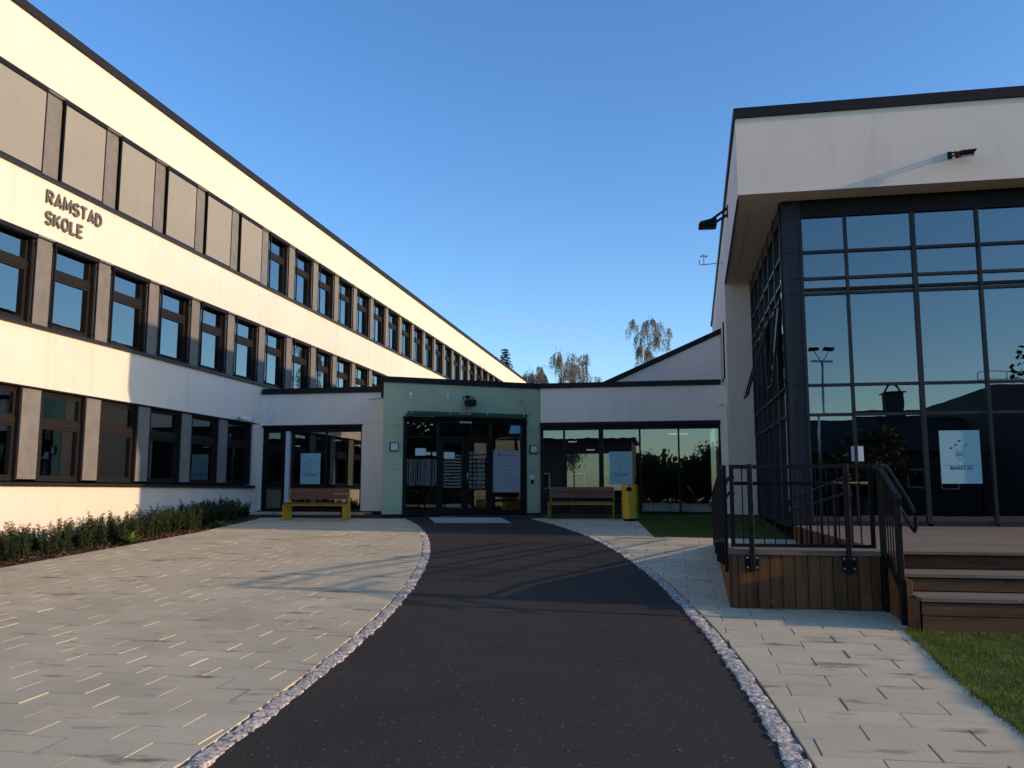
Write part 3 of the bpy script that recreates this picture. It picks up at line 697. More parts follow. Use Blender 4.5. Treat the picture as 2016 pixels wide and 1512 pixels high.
for u0, u1 in ((1.75, 2.555), (2.565, 3.37)):
    dm = MB(); s_ = .11; gbox(dm, u0, u0 + s_, -.07, -.01, -.70, 1.595); gbox(dm, u1 - s_, u1, -.07, -.01, -.70, 1.595); gbox(dm, u0 + s_, u1 - s_, -.07, -.01, 1.49, 1.595); gbox(dm, u0 + s_, u1 - s_, -.07, -.01, -.70, -.50)
    dr = part('door', dm, M['black_metal'], EP); g('pane', u0 + s_, u1 - s_, -.045, -.035, -.50, 1.49, M['glass_clear'], 0, dr)
    if u0 > 2:
        hb = MB().tube([gp(2.62, .05, .31), gp(2.62, .05, .59)], .017, 8); hb.tube([gp(2.62, -.009, .35), gp(2.62, .05, .35)], .01, 6); hb.tube([gp(2.62, -.009, .55), gp(2.62, .05, .55)], .01, 6)
        part('handle', hb, M['steel'], dr, 0, True)
g('door_sensor', 2.34, 2.72, .061, .12, 2.085, 2.14, M['white_paint'], .008)
# frosted strips stuck on the glass
for k in range(11): g('frosted_strip', 1.87, 2.44, -.033, -.031, .12 + k*.095, .12 + k*.095 + .05, M['frost'])
for k in range(9):
    for q in range(4): g('frosted_square', 2.69 + q*.14, 2.69 + q*.14 + .10, -.033, -.031, .10 + k*.13, .10 + k*.13 + .085, M['frost'])
for k in range(13): uu = .74 + k*.073; g('frosted_strip', uu, uu + random.choice((.02, .035, .045)), -.046, -.044, .18, .98, M['frost'])
# hall behind the doors
hb = MB()
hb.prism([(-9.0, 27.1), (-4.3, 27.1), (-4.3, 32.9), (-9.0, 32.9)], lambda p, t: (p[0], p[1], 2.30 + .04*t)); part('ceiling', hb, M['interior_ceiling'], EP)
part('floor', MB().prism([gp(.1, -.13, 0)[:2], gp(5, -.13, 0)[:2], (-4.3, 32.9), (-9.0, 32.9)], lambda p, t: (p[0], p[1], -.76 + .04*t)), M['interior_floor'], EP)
# glass canopy, hung on four rods
CN = root('glass_canopy', 'clear glass canopy on steel rods above the entrance doors', 'canopy', gp(2.5, 0, 2.2))
cm = MB().hexa([gp(.52, .88, 2.33), gp(4.32, .88, 2.33), gp(4.56, .06, 2.245), gp(.62, .06, 2.245), gp(.52, .88, 2.348), gp(4.32, .88, 2.348), gp(4.56, .06, 2.263), gp(.62, .06, 2.263)])
part('glass_sheet', cm, M['canopy_glass'], CN)
part('wall_rail', gbox(MB(), .62, 4.56, .001, .059, 2.238, 2.27), M['black_metal'], CN)
for u in (.82, 1.98, 3.17, 4.37):
    br = part('wall_bracket', gbox(gbox(MB(), u - .03, u + .03, .001, .02, 2.78, 2.98), u - .012, u + .012, .02, .06, 2.84, 2.90), M['steel'], CN)
    uu = .69 + (u - .82)*(4.21 - .69)/(4.37 - .82)
    part('rod', MB().tube([gp(u, .055, 2.87), gp(uu, .70, 2.335)], .007, 6), M['steel'], CN)
    part('glass_clamp', MB().tube([gp(uu, .70, 2.305), gp(uu, .70, 2.375)], .026, 8), M['steel'], CN)
# lamps on the porch
def wall_lamp(u, lab):
    r = root('wall_lamp', lab, 'wall lamp', gp(u, 0, 1.19), 'square wall lamps on the green porch')
    f = MB(); gbox(f, u - .135, u + .135, .001, .05, 1.19, 1.455); part('lamp_frame', f, M['black_metal'], r, .012)
    part('lamp_cover', gbox(MB(), u - .108, u + .108, .0505, .085, 1.215, 1.43), M['lamp_white'], r, .015)
wall_lamp(.32, 'square opal wall lamp left of the entrance doors'); wall_lamp(4.81, 'square opal wall lamp right of the entrance doors')
FL = root('floodlight', 'black floodlight with a carrying bracket above the glass canopy', 'floodlight', gp(2.6, 0, 2.72))
part('housing', MB().bar(gp(2.46, .30, 2.70), gp(2.78, .30, 2.70), .24, .20), M['black_metal'], FL, .03)
part('cooling_fins', gbox(MB(), 2.5, 2.74, .08, .175, 2.64, 2.78), M['black_metal'], FL, .01)
part('bracket', MB().tube([gp(2.44, .28, 2.70), gp(2.44, .06, 2.88), gp(2.47, .03, 2.91), gp(2.77, .03, 2.91), gp(2.80, .06, 2.88), gp(2.80, .28, 2.70)], .014, 6), M['black_metal'], FL)
part('cable', MB().tube([gp(2.55, .2, 2.60), gp(2.54, .10, 2.45), gp(2.60, .04, 2.38), gp(2.68, .01, 2.36)], .009, 5), M['steel_dull'], FL)
part('wall_plate', gbox(MB(), 2.57, 2.67, .001, .03, 2.86, 2.95), M['black_metal'], FL)
KP = root('door_keypad', 'small white access panel with a dark reader below it on the right green pillar', 'keypad', gp(4.76, 0, .24))
part('white_plate', gbox(MB(), 4.69, 4.835, .001, .03, .385, .525), M['white_paint'], KP, .006); part('reader', gbox(MB(), 4.73, 4.815, .001, .035, .245, .372), M['black_metal'], KP, .006)
# notice board with crest, heading and directory rows
NB = root('notice_board', 'grey directory board with a crest and rows of small print right of the doors', 'sign', gp(3.92, 0, 0))
nf = lambda u, v, d: gp(3.47 + u*.915, -.043 + d, -.02 + v*1.30)
part('board', MB().prism([(0, 0), (1, 0), (1, 1), (0, 1)], lambda p, t: nf(p[0], p[1], .012*t)), M['board'], NB)
part('crest', MB().prism([(.19, .925), (.28, .925), (.28, .875), (.235, .845), (.19, .875)], lambda p, t: nf(p[0], p[1], .0125 + .002*t)), M['grey_ink'], NB)
tc = bpy.data.curves.new('heading', 'FONT'); tc.body = 'Ramstad skole'; tc.size = .085; tc.extrude = .0008
to = bpy.data.objects.new('heading', tc); COL.objects.link(to); bpy.context.view_layer.update()
me = bpy.data.meshes.new_from_object(to.evaluated_get(bpy.context.evaluated_depsgraph_get())); bpy.data.objects.remove(to); me.materials.clear(); me.materials.append(M['grey_ink'])
hd = link('heading', me, NB, None, None, 'stuff'); hd.matrix_world = Matrix.Translation(Vector(nf(.33, .865, .0145))) @ Matrix((GU, Vector((0, 0, 1)), GN)).transposed().to_4x4()
hd.location = Vector(nf(.33, .865, .0145)) - wloc(NB)
pr_ = MB(); rr = random.Random(4)
def word_row(u, v, wd):
    while wd > .02:
        L = min(wd, rr.uniform(.035, .10)); x = u
        while x < u + L - .004:
            hgt = rr.choice((.010, .010, .015)); pr_.prism([(x, v), (x + .009, v), (x + .009, v + hgt), (x, v + hgt)], lambda p, t: nf(p[0], p[1], .0125 + .0015*t)); x += .0125
        u += L + .018; wd -= L + .018
for u, v, wd in ((.08, .775, .12), (.28, .775, .06), (.38, .775, .09), (.38, .725, .42), (.38, .68, .17), (.25, .615, .09), (.38, .615, .41), (.08, .52, .24), (.38, .52, .36), (.08, .485, .11), (.28, .455, .05), (.38, .455, .22), (.38, .41, .25), (.38, .36, .55), (.24, .30, .10), (.38, .30, .4), (.38, .255, .36), (.26, .19, .07), (.38, .19, .36), (.38, .145, .26)):
    word_row(u, v, wd)
part('printed_rows', pr_, M['grey_ink'], NB)
# notes on the glass
for u0, u1, z0, z1, lab in ((.99, 1.32, 1.08, 1.30, 'large white notice sheet on the glass left of the doors'), (1.33, 1.47, 1.10, 1.19, 'small white slip beside the large notice left of the doors'), (1.53, 1.64, 1.08, 1.19, 'small white slip at the edge of the pane next to the left door'), (1.88, 2.22, 1.0, 1.20, 'white notice sheet on the glass of the left door leaf')):
    whole('paper_notice', gbox(MB(), u0, u1, -.044 if u0 < 1.7 else -.030, -.042 if u0 < 1.7 else -.028, z0, z1), M['paper'], lab, 'paper notice', origin=gp(u0, 0, z0))
# door mat grille in the asphalt
MT = root('door_grille', 'galvanised steel foot grille set in the asphalt before the doors', 'grille', (-5.6, 23.4, G(23.4)))
gm = MB(); c4 = [Vector((-6.28, 22.46, 0)), Vector((-4.28, 22.62, 0)), Vector((-4.86, 24.28, 0)), Vector((-6.92, 24.16, 0))]
def mp_(a, b): p = (c4[0]*(1 - a) + c4[1]*a)*(1 - b) + (c4[3]*(1 - a) + c4[2]*a)*b; return Vector((p.x, p.y, G(p.y)))
for k in range(2): gm.bar(mp_(0, k) + Vector((0, 0, .004)), mp_(1, k) + Vector((0, 0, .004)), .04, .02)
part('grille_rim', gm.bar(mp_(0, 0) + Vector((0, 0, .003)), mp_(0, 1) + Vector((0, 0, .003)), .04, .02).bar(mp_(1, 0) + Vector((0, 0, .003)), mp_(1, 1) + Vector((0, 0, .003)), .04, .02), M['steel'], MT)
gb = MB()
for k in range(1, 46): gb.bar(mp_(0, k/46) + Vector((0, 0, .001)), mp_(1, k/46) + Vector((0, 0, .001)), .018, .012)
for k in range(1, 30): gb.bar(mp_(k/30, 0) + Vector((0, 0, -.0005)), mp_(k/30, 1) + Vector((0, 0, -.0005)), .01, .01)
part('grille_bars', gb, M['steel'], MT, kind='stuff')
part('threshold', gbox(MB(), 1.74, 3.38, .06, .40, -.775, -.725), M['steel_dull'], MT)

# ================================================================ HALL BUILDING (right) with glazed corner under a white overhang
HB = root('hall_building', 'tall white hall with a glazed corner under a deep overhanging white fascia on the right', 'building', (2.4, 18.7, -.9))
FY = 18.05; ZS = 6.21; ZTOP = 8.09; XR = 24.0; YB = 41.0
def lx(y): return 1.48 + .0215*(y - FY)      # the left face runs very slightly off square
def hp(name, mb, mat, **k): return part(name, mb, mat, HB, **k)
hp('fascia', MB().prism([(1.48, ZS), (XR, ZS), (XR, ZTOP - .2), (1.48, ZTOP - .2)], lambda p, t: (p[0], FY + .3*t, p[1])), M['plaster'])
def leftface(z0, z1, y0, y1, th=.3): return MB().hexa([(lx(y0), y0, z0), (lx(y0) + th, y0, z0), (lx(y1) + th, y1, z0), (lx(y1), y1, z0), (lx(y0), y0, z1), (lx(y0) + th, y0, z1), (lx(y1) + th, y1, z1), (lx(y1), y1, z1)])
hp('wall', leftface(ZS, ZTOP - .2, FY + .301, 25.9), M['plaster']); hp('wall', leftface(-1.0, ZTOP - .2, 25.902, YB), M['plaster'])
hp('roof_coping', MB().box(1.44, XR, FY - .05, FY + .4, ZTOP - .199, ZTOP + .02), M['coping'])
hp('roof_coping', MB().hexa([(1.44, FY + .401, ZTOP - .199), (1.9, FY + .401, ZTOP - .199), (lx(YB) + .4, YB, ZTOP - .199), (lx(YB) - .04, YB, ZTOP - .199), (1.44, FY + .401, ZTOP + .02), (1.9, FY + .401, ZTOP + .02), (lx(YB) + .4, YB, ZTOP + .02), (lx(YB) - .04, YB, ZTOP + .02)]), M['coping'])
hp('roof', MB().box(1.9, XR, FY + .4, YB, ZTOP - .35, ZTOP - .15), M['coping'])
hp('soffit', MB().prism([(1.50, FY + .301), (XR, FY + .301), (XR, 25.9), (lx(25.9) + .01, 25.9)], lambda p, t: (p[0], p[1], ZS + .012 + .1*t)), M['plaster'])
hp('soffit_edge', MB().bar((1.493, FY + .31, ZS - .012), (lx(25.88) + .01, 25.88, ZS - .012), .03, .03), M['coping'])
hp('wall', MB().box(lx(25.9) + .302, 2.40, 25.902, 26.2, -1.0, ZS + .01), M['plaster'])
hp('plinth', MB().box(1.60, 2.39, 25.86, 25.901, -1.0, -.66), M['coping'])
hp('rear_wall', MB().box(2.0, XR, YB - .3, YB, -1, ZTOP - .35).box(XR - .3, XR, FY + .31, YB - .31, -1, ZTOP - .36).box(11.0, XR - .31, 18.72, 19.0, -1, ZS + .005), M['plaster'])
GYF = 18.70; GXS = 2.42
ZR = [-.66, 1.59, 2.21, 4.16, 4.49, 5.07, 5.83]
XM = [2.80, 3.71, 5.05, 6.30, 7.58, 8.86, 10.14, 11.0]
hp('corner_column', MB().box(GXS, 2.80, GYF - .02, GYF + .10, -.66, ZS + .01), M['anthracite'])
jn = MB()
for z in ZR[1:]: jn.box(GXS - .004, 2.802, GYF - .024, GYF - .018, z - .006, z + .006)
hp('column_joints', jn, M['black_hole'])
hp('head_beam', MB().box(2.801, XM[-1], GYF - .03, GYF + .11, 5.83, ZS + .005), M['black_metal'])
for i, x in enumerate(XM):
    wd = .055 if i != 2 else .085
    hp('mullion', MB().box(x - wd/2, x + wd/2, GYF - .045, GYF + .10, -.64, 5.829), M['anthracite'])
for k, z in enumerate(ZR[:-1]):
    h = .06 if k else .10
    for i in range(len(XM) - 1):
        hp('transom', MB().box(XM[i] + .0285 + (.015 if i == 2 else 0), XM[i + 1] - .0285 - (.015 if i == 1 else 0), GYF - .028, GYF + .09, z - .03, z + h - .03), M['anthracite'])
        if k == 3: hp('transom', MB().box(XM[i] + .0285 + (.015 if i == 2 else 0), XM[i + 1] - .0285 - (.015 if i == 1 else 0), GYF - .035, GYF + .07, z + .06, z + .12), M['black_metal'])
for k in range(6):
    for i in range(len(XM) - 1):
        a_, b_, c_, d_ = [GYF + .02 + random.uniform(-.004, .004) for _ in range(4)]; x0, x1, z0, z1 = XM[i] + .02, XM[i + 1] - .02, ZR[k] + .02, ZR[k + 1] - .02
        hp('pane', MB().hexa([(x0, a_, z0), (x1, b_, z0), (x1, b_ + .014, z0), (x0, a_ + .014, z0), (x0, c_, z1), (x1, b_ + c_ - a_, z1), (x1, b_ + c_ - a_ + .014, z1), (x0, c_ + .014, z1)]), M['glass'] if k else M['glass_dark'])
# glazed side of the corner
YM = [18.82, 20.0, 21.18, 22.36, 23.54, 24.72, 25.86]
for y in YM: hp('mullion', MB().box(GXS - .045, GXS + .10, y - .03, y + .03, -.64, ZS), M['anthracite'])
for k, z in enumerate(ZR[:-1] + [5.9]):
    for i in range(6): hp('transom', MB().box(GXS - .026, GXS + .09, YM[i] + .031, YM[i + 1] - .031, z - .03, z + .03 + (.25 if z == 5.9 else 0)), M['anthracite'])
for k in range(6):
    for i in range(6): hp('pane', MB().box(GXS + .02, GXS + .034, YM[i] + .02, YM[i + 1] - .02, ZR[k] + .02, ZR[k + 1] - .02), M['glass_dark'])
for i, (ya, yb) in enumerate(((21.21, 22.33), (19.0, 19.95))):   # top-hung lights standing open
    top = Vector((GXS - .05, 0, 4.12)); ang = .30 if i == 0 else .12; L = 1.85
    dz = Vector((-math.sin(ang), 0, -math.cos(ang)))*L; sm = MB()
    for y in (ya + .03, yb - .03): sm.bar((top.x, y, top.z), (top.x + dz.x, y, top.z + dz.z), .055, .045)
    sm.bar((top.x, ya, top.z), (top.x, yb, top.z), .05, .05); sm.bar((top.x + dz.x, ya, top.z + dz.z), (top.x + dz.x, yb, top.z + dz.z), .055, .05)
    sh = hp('open_sash', sm, M['black_metal']); part('pane', MB().add([(top.x, ya + .05, top.z), (top.x, yb - .05, top.z), (top.x + dz.x, yb - .05, top.z + dz.z), (top.x + dz.x, ya + .05, top.z + dz.z)], [(0, 1, 2, 3)]), M['glass_dark'], sh)
hp('screen_rail', MB().box(2.33, 2.36, 25.40, 25.46, 1.55, 3.6).box(2.34, 2.42, 25.41, 25.45, 1.9, 1.94).box(2.34, 2.42, 25.41, 25.45, 3.3, 3.34), M['black_metal'])
hp('downpipe', MB().tube([(1.66, 27.4, 5.3), (1.66, 27.4, 3.55), (1.58, 27.3, 3.42)], .028, 8), M['coping'])
hp('vent_cap', MB().box(1.42, 1.56, 26.6, 26.72, 2.60, 2.64), M['steel_dull'])
# interior of the hall
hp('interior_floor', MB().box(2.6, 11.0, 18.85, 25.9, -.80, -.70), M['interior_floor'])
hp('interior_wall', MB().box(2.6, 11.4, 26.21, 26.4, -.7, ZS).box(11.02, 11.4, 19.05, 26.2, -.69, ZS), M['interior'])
# lamp on the fascia, lamp and wind sensor on the left face
FA = root('facade_lamp', 'dark floodlight on the front of the white fascia casting a long slanting shadow', 'floodlight', (5.75, FY, 6.62))
part('arm', MB().bar((5.66, FY - .01, 6.80), (5.72, FY - .24, 6.745), .035, .03).bar((5.66, FY - .01, 6.73), (5.73, FY - .24, 6.69), .035, .03).box(5.62, 5.70, FY - .03, FY - .001, 6.69, 6.84), M['black_metal'], FA)
part('housing', MB().hexa([(5.72, FY - .42, 6.60), (5.96, FY - .42, 6.615), (6.06, FY - .17, 6.665), (5.71, FY - .16, 6.63), (5.735, FY - .46, 6.69), (6.04, FY - .46, 6.71), (6.09, FY - .17, 6.765), (5.70, FY - .16, 6.765)]), M['black_metal'], FA, .012)
part('lens', MB().hexa([(5.77, FY - .40, 6.594), (5.93, FY - .40, 6.606), (6.0, FY - .22, 6.642), (5.75, FY - .22, 6.618), (5.77, FY - .40, 6.61), (5.93, FY - .40, 6.62), (6.0, FY - .22, 6.66), (5.75, FY - .22, 6.63)]), M['steel_dull'], FA)
lx22 = lx(22.6); LA = root('facade_lamp', 'dark floodlight on a slanting bracket sticking out from the hall side against the sky', 'floodlight', (lx22, 22.6, 6.95))
part('arm', MB().bar((lx22 - .01, 22.56, 7.42), (lx22 - .42, 22.56, 7.14), .04, .06).bar((lx22 - .01, 22.64, 7.27), (lx22 - .42, 22.64, 7.02), .04, .06).box(lx22 - .03, lx22 - .001, 22.5, 22.7, 7.2, 7.5), M['black_metal'], LA)
part('housing', MB().hexa([(lx22 - .78, 22.4, 6.93), (lx22 - .30, 22.4, 6.92), (lx22 - .30, 22.8, 6.92), (lx22 - .78, 22.8, 6.93), (lx22 - .74, 22.4, 7.06), (lx22 - .30, 22.4, 7.16), (lx22 - .30, 22.8, 7.16), (lx22 - .74, 22.8, 7.06)]), M['black_metal'], LA, .03)
lxa = lx(26.6); AN = root('wind_sensor', 'small wind sensor with spinning cups on a thin arm beside the hall roof', 'wind sensor', (lxa, 26.6, 7.0))
part('arm', MB().tube([(lxa, 26.6, 7.02), (lxa - .62, 26.6, 6.98), (lxa - .70, 26.6, 7.0), (lxa - .72, 26.6, 7.14)], .015, 6), M['steel_dull'], AN)
part('mast', MB().tube([(lxa - .58, 26.6, 6.98), (lxa - .58, 26.6, 7.24)], .013, 6), M['steel_dull'], AN)
for k in range(3):
    a = k*2.1 + .3; c = Vector((lxa - .58 + .085*math.cos(a), 26.6 + .085*math.sin(a), 7.26)); cm = MB().tube([(lxa - .58, 26.6, 7.25), c], .006, 5)
    cm.tube([c + Vector((-.03*math.sin(a), .03*math.cos(a), 0)), c, c + Vector((.02*math.sin(a), -.02*math.cos(a), 0))], [.04, .032, .008], 8); part('cup', cm, M['steel_dull'], AN)
poster('large pale blue school poster on the hall glass above the wooden deck', 5.32, 6.08, .16, 1.23, GYF + .012)
whole('paper_notice', MB().box(3.62, 3.86, GYF + .012, GYF + .015, .62, .93), M['paper'], 'white paper sheet on the hall glass left of its mullion', 'paper notice', origin=(3.62, GYF, .62))
whole('paper_notice', MB().box(3.80, 3.95, GYF + .30, GYF + .303, .60, .92), M['paper'], 'narrow white paper hanging inside the hall glass, right of the other sheet', 'paper notice', origin=(3.80, GYF, .6))
def chair(x, y, rz, lab):
    r = root('chair', lab, 'chair', (x, y, -.70), 'red chairs inside the hall', rz)
    part('seat', MB().box(-.22, .22, -.22, .22, .43, .46), M['red'], r, .01, local=True); part('backrest', MB().box(-.22, .22, .20, .23, .55, .88), M['red'], r, .01, local=True)
    for sx in (-1, 1):
        for sy in (-1, 1): part('leg', MB().tube([(sx*.2, sy*.2, 0), (sx*.19, sy*.2, .43 if sy < 0 else .56)], .012, 6), M['steel_dull'], r, local=True)
for x, y, a, lab in ((3.4, 20.0, .2, 'red chair inside the hall behind the railing, nearest the corner column'), (3.95, 20.1, -.3, 'red chair inside the hall behind the railing, beside the first red chair'), (7.2, 19.9, 2.9, 'red chair inside the hall at the far right pane')): chair(x, y, a, lab)

# ---- higher rear building with a sloping roof edge between the wing and the hall
RB = root('rear_building', 'grey rendered building with a sloping black roof edge rising behind the right wing', 'building', (-.5, 30, 2.9))
part('wall', MB().prism([(-3.4, 2.9), (1.72, 2.9), (1.72, 5.40), (-3.4, 3.18)], lambda p, t: (p[0], 30 + .3*t, p[1])), M['plaster_lifted'], RB)
part('roof_coping', MB().prism([(-3.5, 3.16), (1.75, 5.435), (1.75, 5.60), (-3.5, 3.32)], lambda p, t: (p[0], 29.93 + .5*t, p[1])), M['coping'], RB)
part('roof', MB().prism([(-3.3, 3.1), (1.8, 5.3), (1.8, 5.42), (-3.3, 3.22)], lambda p, t: (p[0], 30.44 + 12*t, p[1])), M['coping'], RB)

# ================================================================ WOODEN DECK, STEPS AND RAMP
DK = root('wooden_deck', 'weathered wooden deck with wide steps, a ramp and brown vertical board cladding on the right', 'deck', (2.42, 10.9, -1.4))
ZD = -.69
def dp(name, mb, mat, **k): return part(name, mb, mat, DK, **k)
def zr(y): return float(np.interp(y, [10.7, 11.9, 17.6], [ZD, ZD, -1.045]))   # ramp surface
def rx(y): return .64 + .0215*(y - 10.75)
db = MB(); y = 10.80
while y < 18.60: db.box(2.44 if y > 12 else 2.40, 11.8, y, y + .112, ZD - .03, ZD); y += .12
dp('deck_boards', db, M['wood_grey'], kind='stuff')
rb = MB(); y = 10.80
while y < 17.6:
    y2 = y + .112; x0 = rx(y) + .02
    rb.hexa([(x0, y, zr(y) - .03), (2.385, y, zr(y) - .03), (2.385, y2, zr(y2) - .03), (x0, y2, zr(y2) - .03), (x0, y, zr(y)), (2.385, y, zr(y)), (2.385, y2, zr(y2)), (x0, y2, zr(y2))]); y += .12
dp('ramp_boards', rb, M['wood_grey'], kind='stuff')
seams = [.66, .74, .82, .96, 1.10, 1.24, 1.38, 1.53, 1.67, 1.81, 1.96, 2.09, 2.23, 2.34]
for a, b_ in zip(seams, seams[1:]): dp('plank', MB().box(a + .004, b_ - .004, 10.735 + random.uniform(-.003, .003), 10.765, -1.42, -.748), M['wood_v'], bev=.003)
dp('edge_board', MB().box(.63, 2.36, 10.715, 10.80, -.745, ZD + .001), M['wood_grey'], bev=.004)
sb = MB(); y = 10.77
while y < 17.5: sb.box(rx(y) - .005, rx(y) + .018, y, y + .132, G(y) - .03, min(zr(y), zr(y + .13)) - .035); y += .14
dp('side_cladding', sb, M['wood_v'], kind='stuff')
cb = MB()
for k in range(24): a = 10.8 + .28*k; cb.hexa([(rx(a) - .012, a, zr(a) - .033), (rx(a) + .05, a, zr(a) - .033), (rx(a + .28) + .05, a + .28, zr(a + .28) - .033), (rx(a + .28) - .012, a + .28, zr(a + .28) - .033), (rx(a) - .012, a, zr(a) + .012), (rx(a) + .05, a, zr(a) + .012), (rx(a + .28) + .05, a + .28, zr(a + .28) + .012), (rx(a + .28) - .012, a + .28, zr(a + .28) + .012)])
dp('ramp_kerb_board', cb, M['wood_grey'])
sb = MB(); y = 12.0
while y < 18.5: sb.box(2.395, 2.425, y, y + .132, max(G(y) - .03, -1.5), ZD - .035); y += .14
dp('deck_side_cladding', sb, M['wood_v'], kind='stuff')
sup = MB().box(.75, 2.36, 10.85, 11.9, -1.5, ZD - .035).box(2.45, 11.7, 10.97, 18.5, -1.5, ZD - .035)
dp('underdeck_dark_fill', sup, M['black_hole'])  # solid near-black blocks stand in for the dark space under the boards
XE = 11.8
def stepboards(y0, y1, z, n):
    wd = (y1 - y0)/n
    for k in range(n):
        for xa, xb in ((2.47, 5.3), (5.305, 8.6), (8.605, XE)): dp('step_board', MB().box(xa, xb, y0 + k*wd + .004, y0 + (k + 1)*wd - .004, z - .035, z + random.uniform(-.0015, .0015)), M['wood_grey'])
stepboards(10.235, 10.93, -.894, 5); stepboards(9.585, 10.23, -1.08, 5)
for xa, xb in ((2.47, 6.1), (6.105, XE)):
    for y, z0, z1 in ((10.945, -.888, -.735), (10.26, -1.075, -.945), (9.61, -1.255, -1.128), (9.605, -1.46, -1.263)): dp('riser_board', MB().box(xa, xb, y, y + .026, z0, z1), M['wood_h'], bev=.003)
for z, y in ((-.70, 10.93), ): dp('nosing_board', MB().box(2.46, XE, 10.915, 10.944, -.732, ZD + .002), M['wood_grey'], bev=.004)
for y0, y1, zt in ((10.52, 10.73, -.70), (10.30, 10.51, -.72), (10.08, 10.29, -.90), (9.86, 10.07, -.93), (9.62, 9.85, -1.11)): dp('stringer_plank', MB().box(2.40, 2.455, y0, y1, -1.5, zt), M['wood_v'], bev=.003)

# ---- railings
BM = M['black_metal']
R1 = root('railing', 'black steel railing standing on the front edge of the wooden ramp landing', 'railing', (1.45, 10.75, -.69), 'black steel railings of the deck')
for x in (.90, 1.99):
    part('post', MB().box(x - .03, x + .03, 10.665, 10.71, -.94, .328), BM, R1, .004)
    pl_ = part('mounting_plate', MB().box(x - .078, x + .078, 10.711, 10.7305, -.925, -.745), BM, R1, .003)
    bo = MB()
    for sx in (-.055, .055):
        for z in (-.89, -.775): bo.tube([(x + sx, 10.712, z), (x + sx, 10.70, z)], .014, 6)
    part('bolts', bo, M['steel'], pl_)
part('frame', MB().box(.665, 2.30, 10.725, 10.775, .275, .322).box(.715, 2.25, 10.735, 10.765, -.655, -.615).box(.665, .714, 10.735, 10.765, -.655, .274).box(2.251, 2.30, 10.735, 10.765, -.655, .274), BM, R1)
for k in range(1, 13):
    x = .69 + .1215*k
    if abs(x - .90) > .05 and abs(x - 1.99) > .05: part('bar', MB().box(x - .007, x + .007, 10.743, 10.757, -.614, .274), BM, R1)
part('handrail', MB().tube([(.70, 10.83, .10), (2.30, 10.83, .10)], .022, 10), BM, R1, 0, True)
for x in (.92, 1.97): part('handrail_bracket', MB().tube([(x, 10.757, .04), (x, 10.83, .05), (x, 10.83, .085)], .008, 6), BM, R1)

R2 = root('railing', 'black steel railing sloping down the outer side of the ramp', 'railing', (.64, 10.9, -.9), 'black steel railings of the deck')
def r2(y, h): return (rx(y) - .028, y, zr(y) + h)
for y in (10.86, 12.1, 13.35, 14.6, 15.9, 17.25): part('post', MB().box(rx(y) - .05, rx(y) - .006, y - .03, y + .03, max(zr(y) - .27, G(y) + .02), zr(y) + 1.012), BM, R2)
tr = MB(); ys = [10.89, 11.9, 17.22]
for a, b_ in zip(ys, ys[1:]): tr.bar(r2(a, .99), r2(b_, .99), .045, .045).bar(r2(a, .06), r2(b_, .06), .03, .035)
part('rails', tr, BM, R2)
y = 10.98
while y < 17.2: part('bar', MB().box(rx(y) - .035, rx(y) - .021, y - .007, y + .007, zr(y) + .075, zr(y) + .97), BM, R2); y += .122
hr = MB()
for h in (.88, .68):
    hr.tube([(rx(10.8) + .07, 10.86, ZD + h - .10), (rx(10.8) + .07, 10.83, ZD + h - .02), (rx(11) + .07, 10.95, ZD + h), (rx(12) + .07, 11.95, ZD + h), (rx(17.2) + .07, 17.2, zr(17.2) + h), (rx(17.4) + .07, 17.45, zr(17.4) + h - .05)], .02, 8)
part('handrail', hr, BM, R2, 0, True)

R3 = root('railing', 'double black handrail on short posts between the ramp and the deck', 'railing', (2.33, 12.4, -.8), 'black steel railings of the deck')
for y in (12.5, 13.7, 14.9, 16.1, 17.3): part('post', MB().box(2.35, 2.39, y - .025, y + .025, zr(y) + .02, zr(y) + .95), BM, R3)
for h in (.92, .70):
    part('handrail', MB().tube([(2.30, 12.05, ZD + h - .12), (2.30, 12.02, ZD + h - .03), (2.30, 12.12, ZD + h), (2.30, 12.45, zr(12.45) + h), (2.30, 17.6, zr(17.6) + h), (2.30, 18.2, zr(17.6) + h - .05), (2.30, 18.3, zr(17.6) + h - .10), (2.30, 18.26, zr(17.6) + h - .17)], .019, 8), BM, R3, 0, True)
R4 = root('railing', 'black steel stair railing with a handrail looping round at the foot of the deck steps', 'railing', (2.42, 10.3, -1.2), 'black steel railings of the deck')
part('post', MB().box(2.345, 2.395, 10.66, 10.75, -1.36, .325), BM, R4, .004); part('post', MB().box(2.345, 2.395, 9.90, 9.985, -1.43, -.02), BM, R4, .004)
def r4(y, h): return (2.37, y, .30 + (y - 10.72)*.43 + h)
part('rails', MB().bar(r4(10.655, .0), r4(9.84, .0), .06, .02).bar(r4(10.655, -.98), r4(9.99, -1.04), .03, .03), BM, R4)
for k in range(5): y = 10.56 - .115*k; part('bar', MB().box(2.363, 2.377, y - .007, y + .007, r4(y, -1.0)[2], r4(y, -.01)[2]), BM, R4)
hp_ = [(2.47, 11.5, .31), (2.47, 10.95, .315), (2.47, 10.80, .30), (2.47, 10.66, .245), (2.47, 9.86, -.115), (2.47, 9.72, -.20), (2.47, 9.66, -.28), (2.47, 9.66, -.36), (2.47, 9.72, -.41), (2.47, 9.80, -.385), (2.47, 10.62, -.02)]
part('handrail', MB().tube(hp_, .021, 10), M['black_metal'], R4, 0, True)
for y in (10.7, 9.95): part('handrail_bracket', MB().bar((2.39, y, r4(y, -.10)[2]), (2.47, y, r4(y, -.06)[2]), .02, .02), BM, R4)

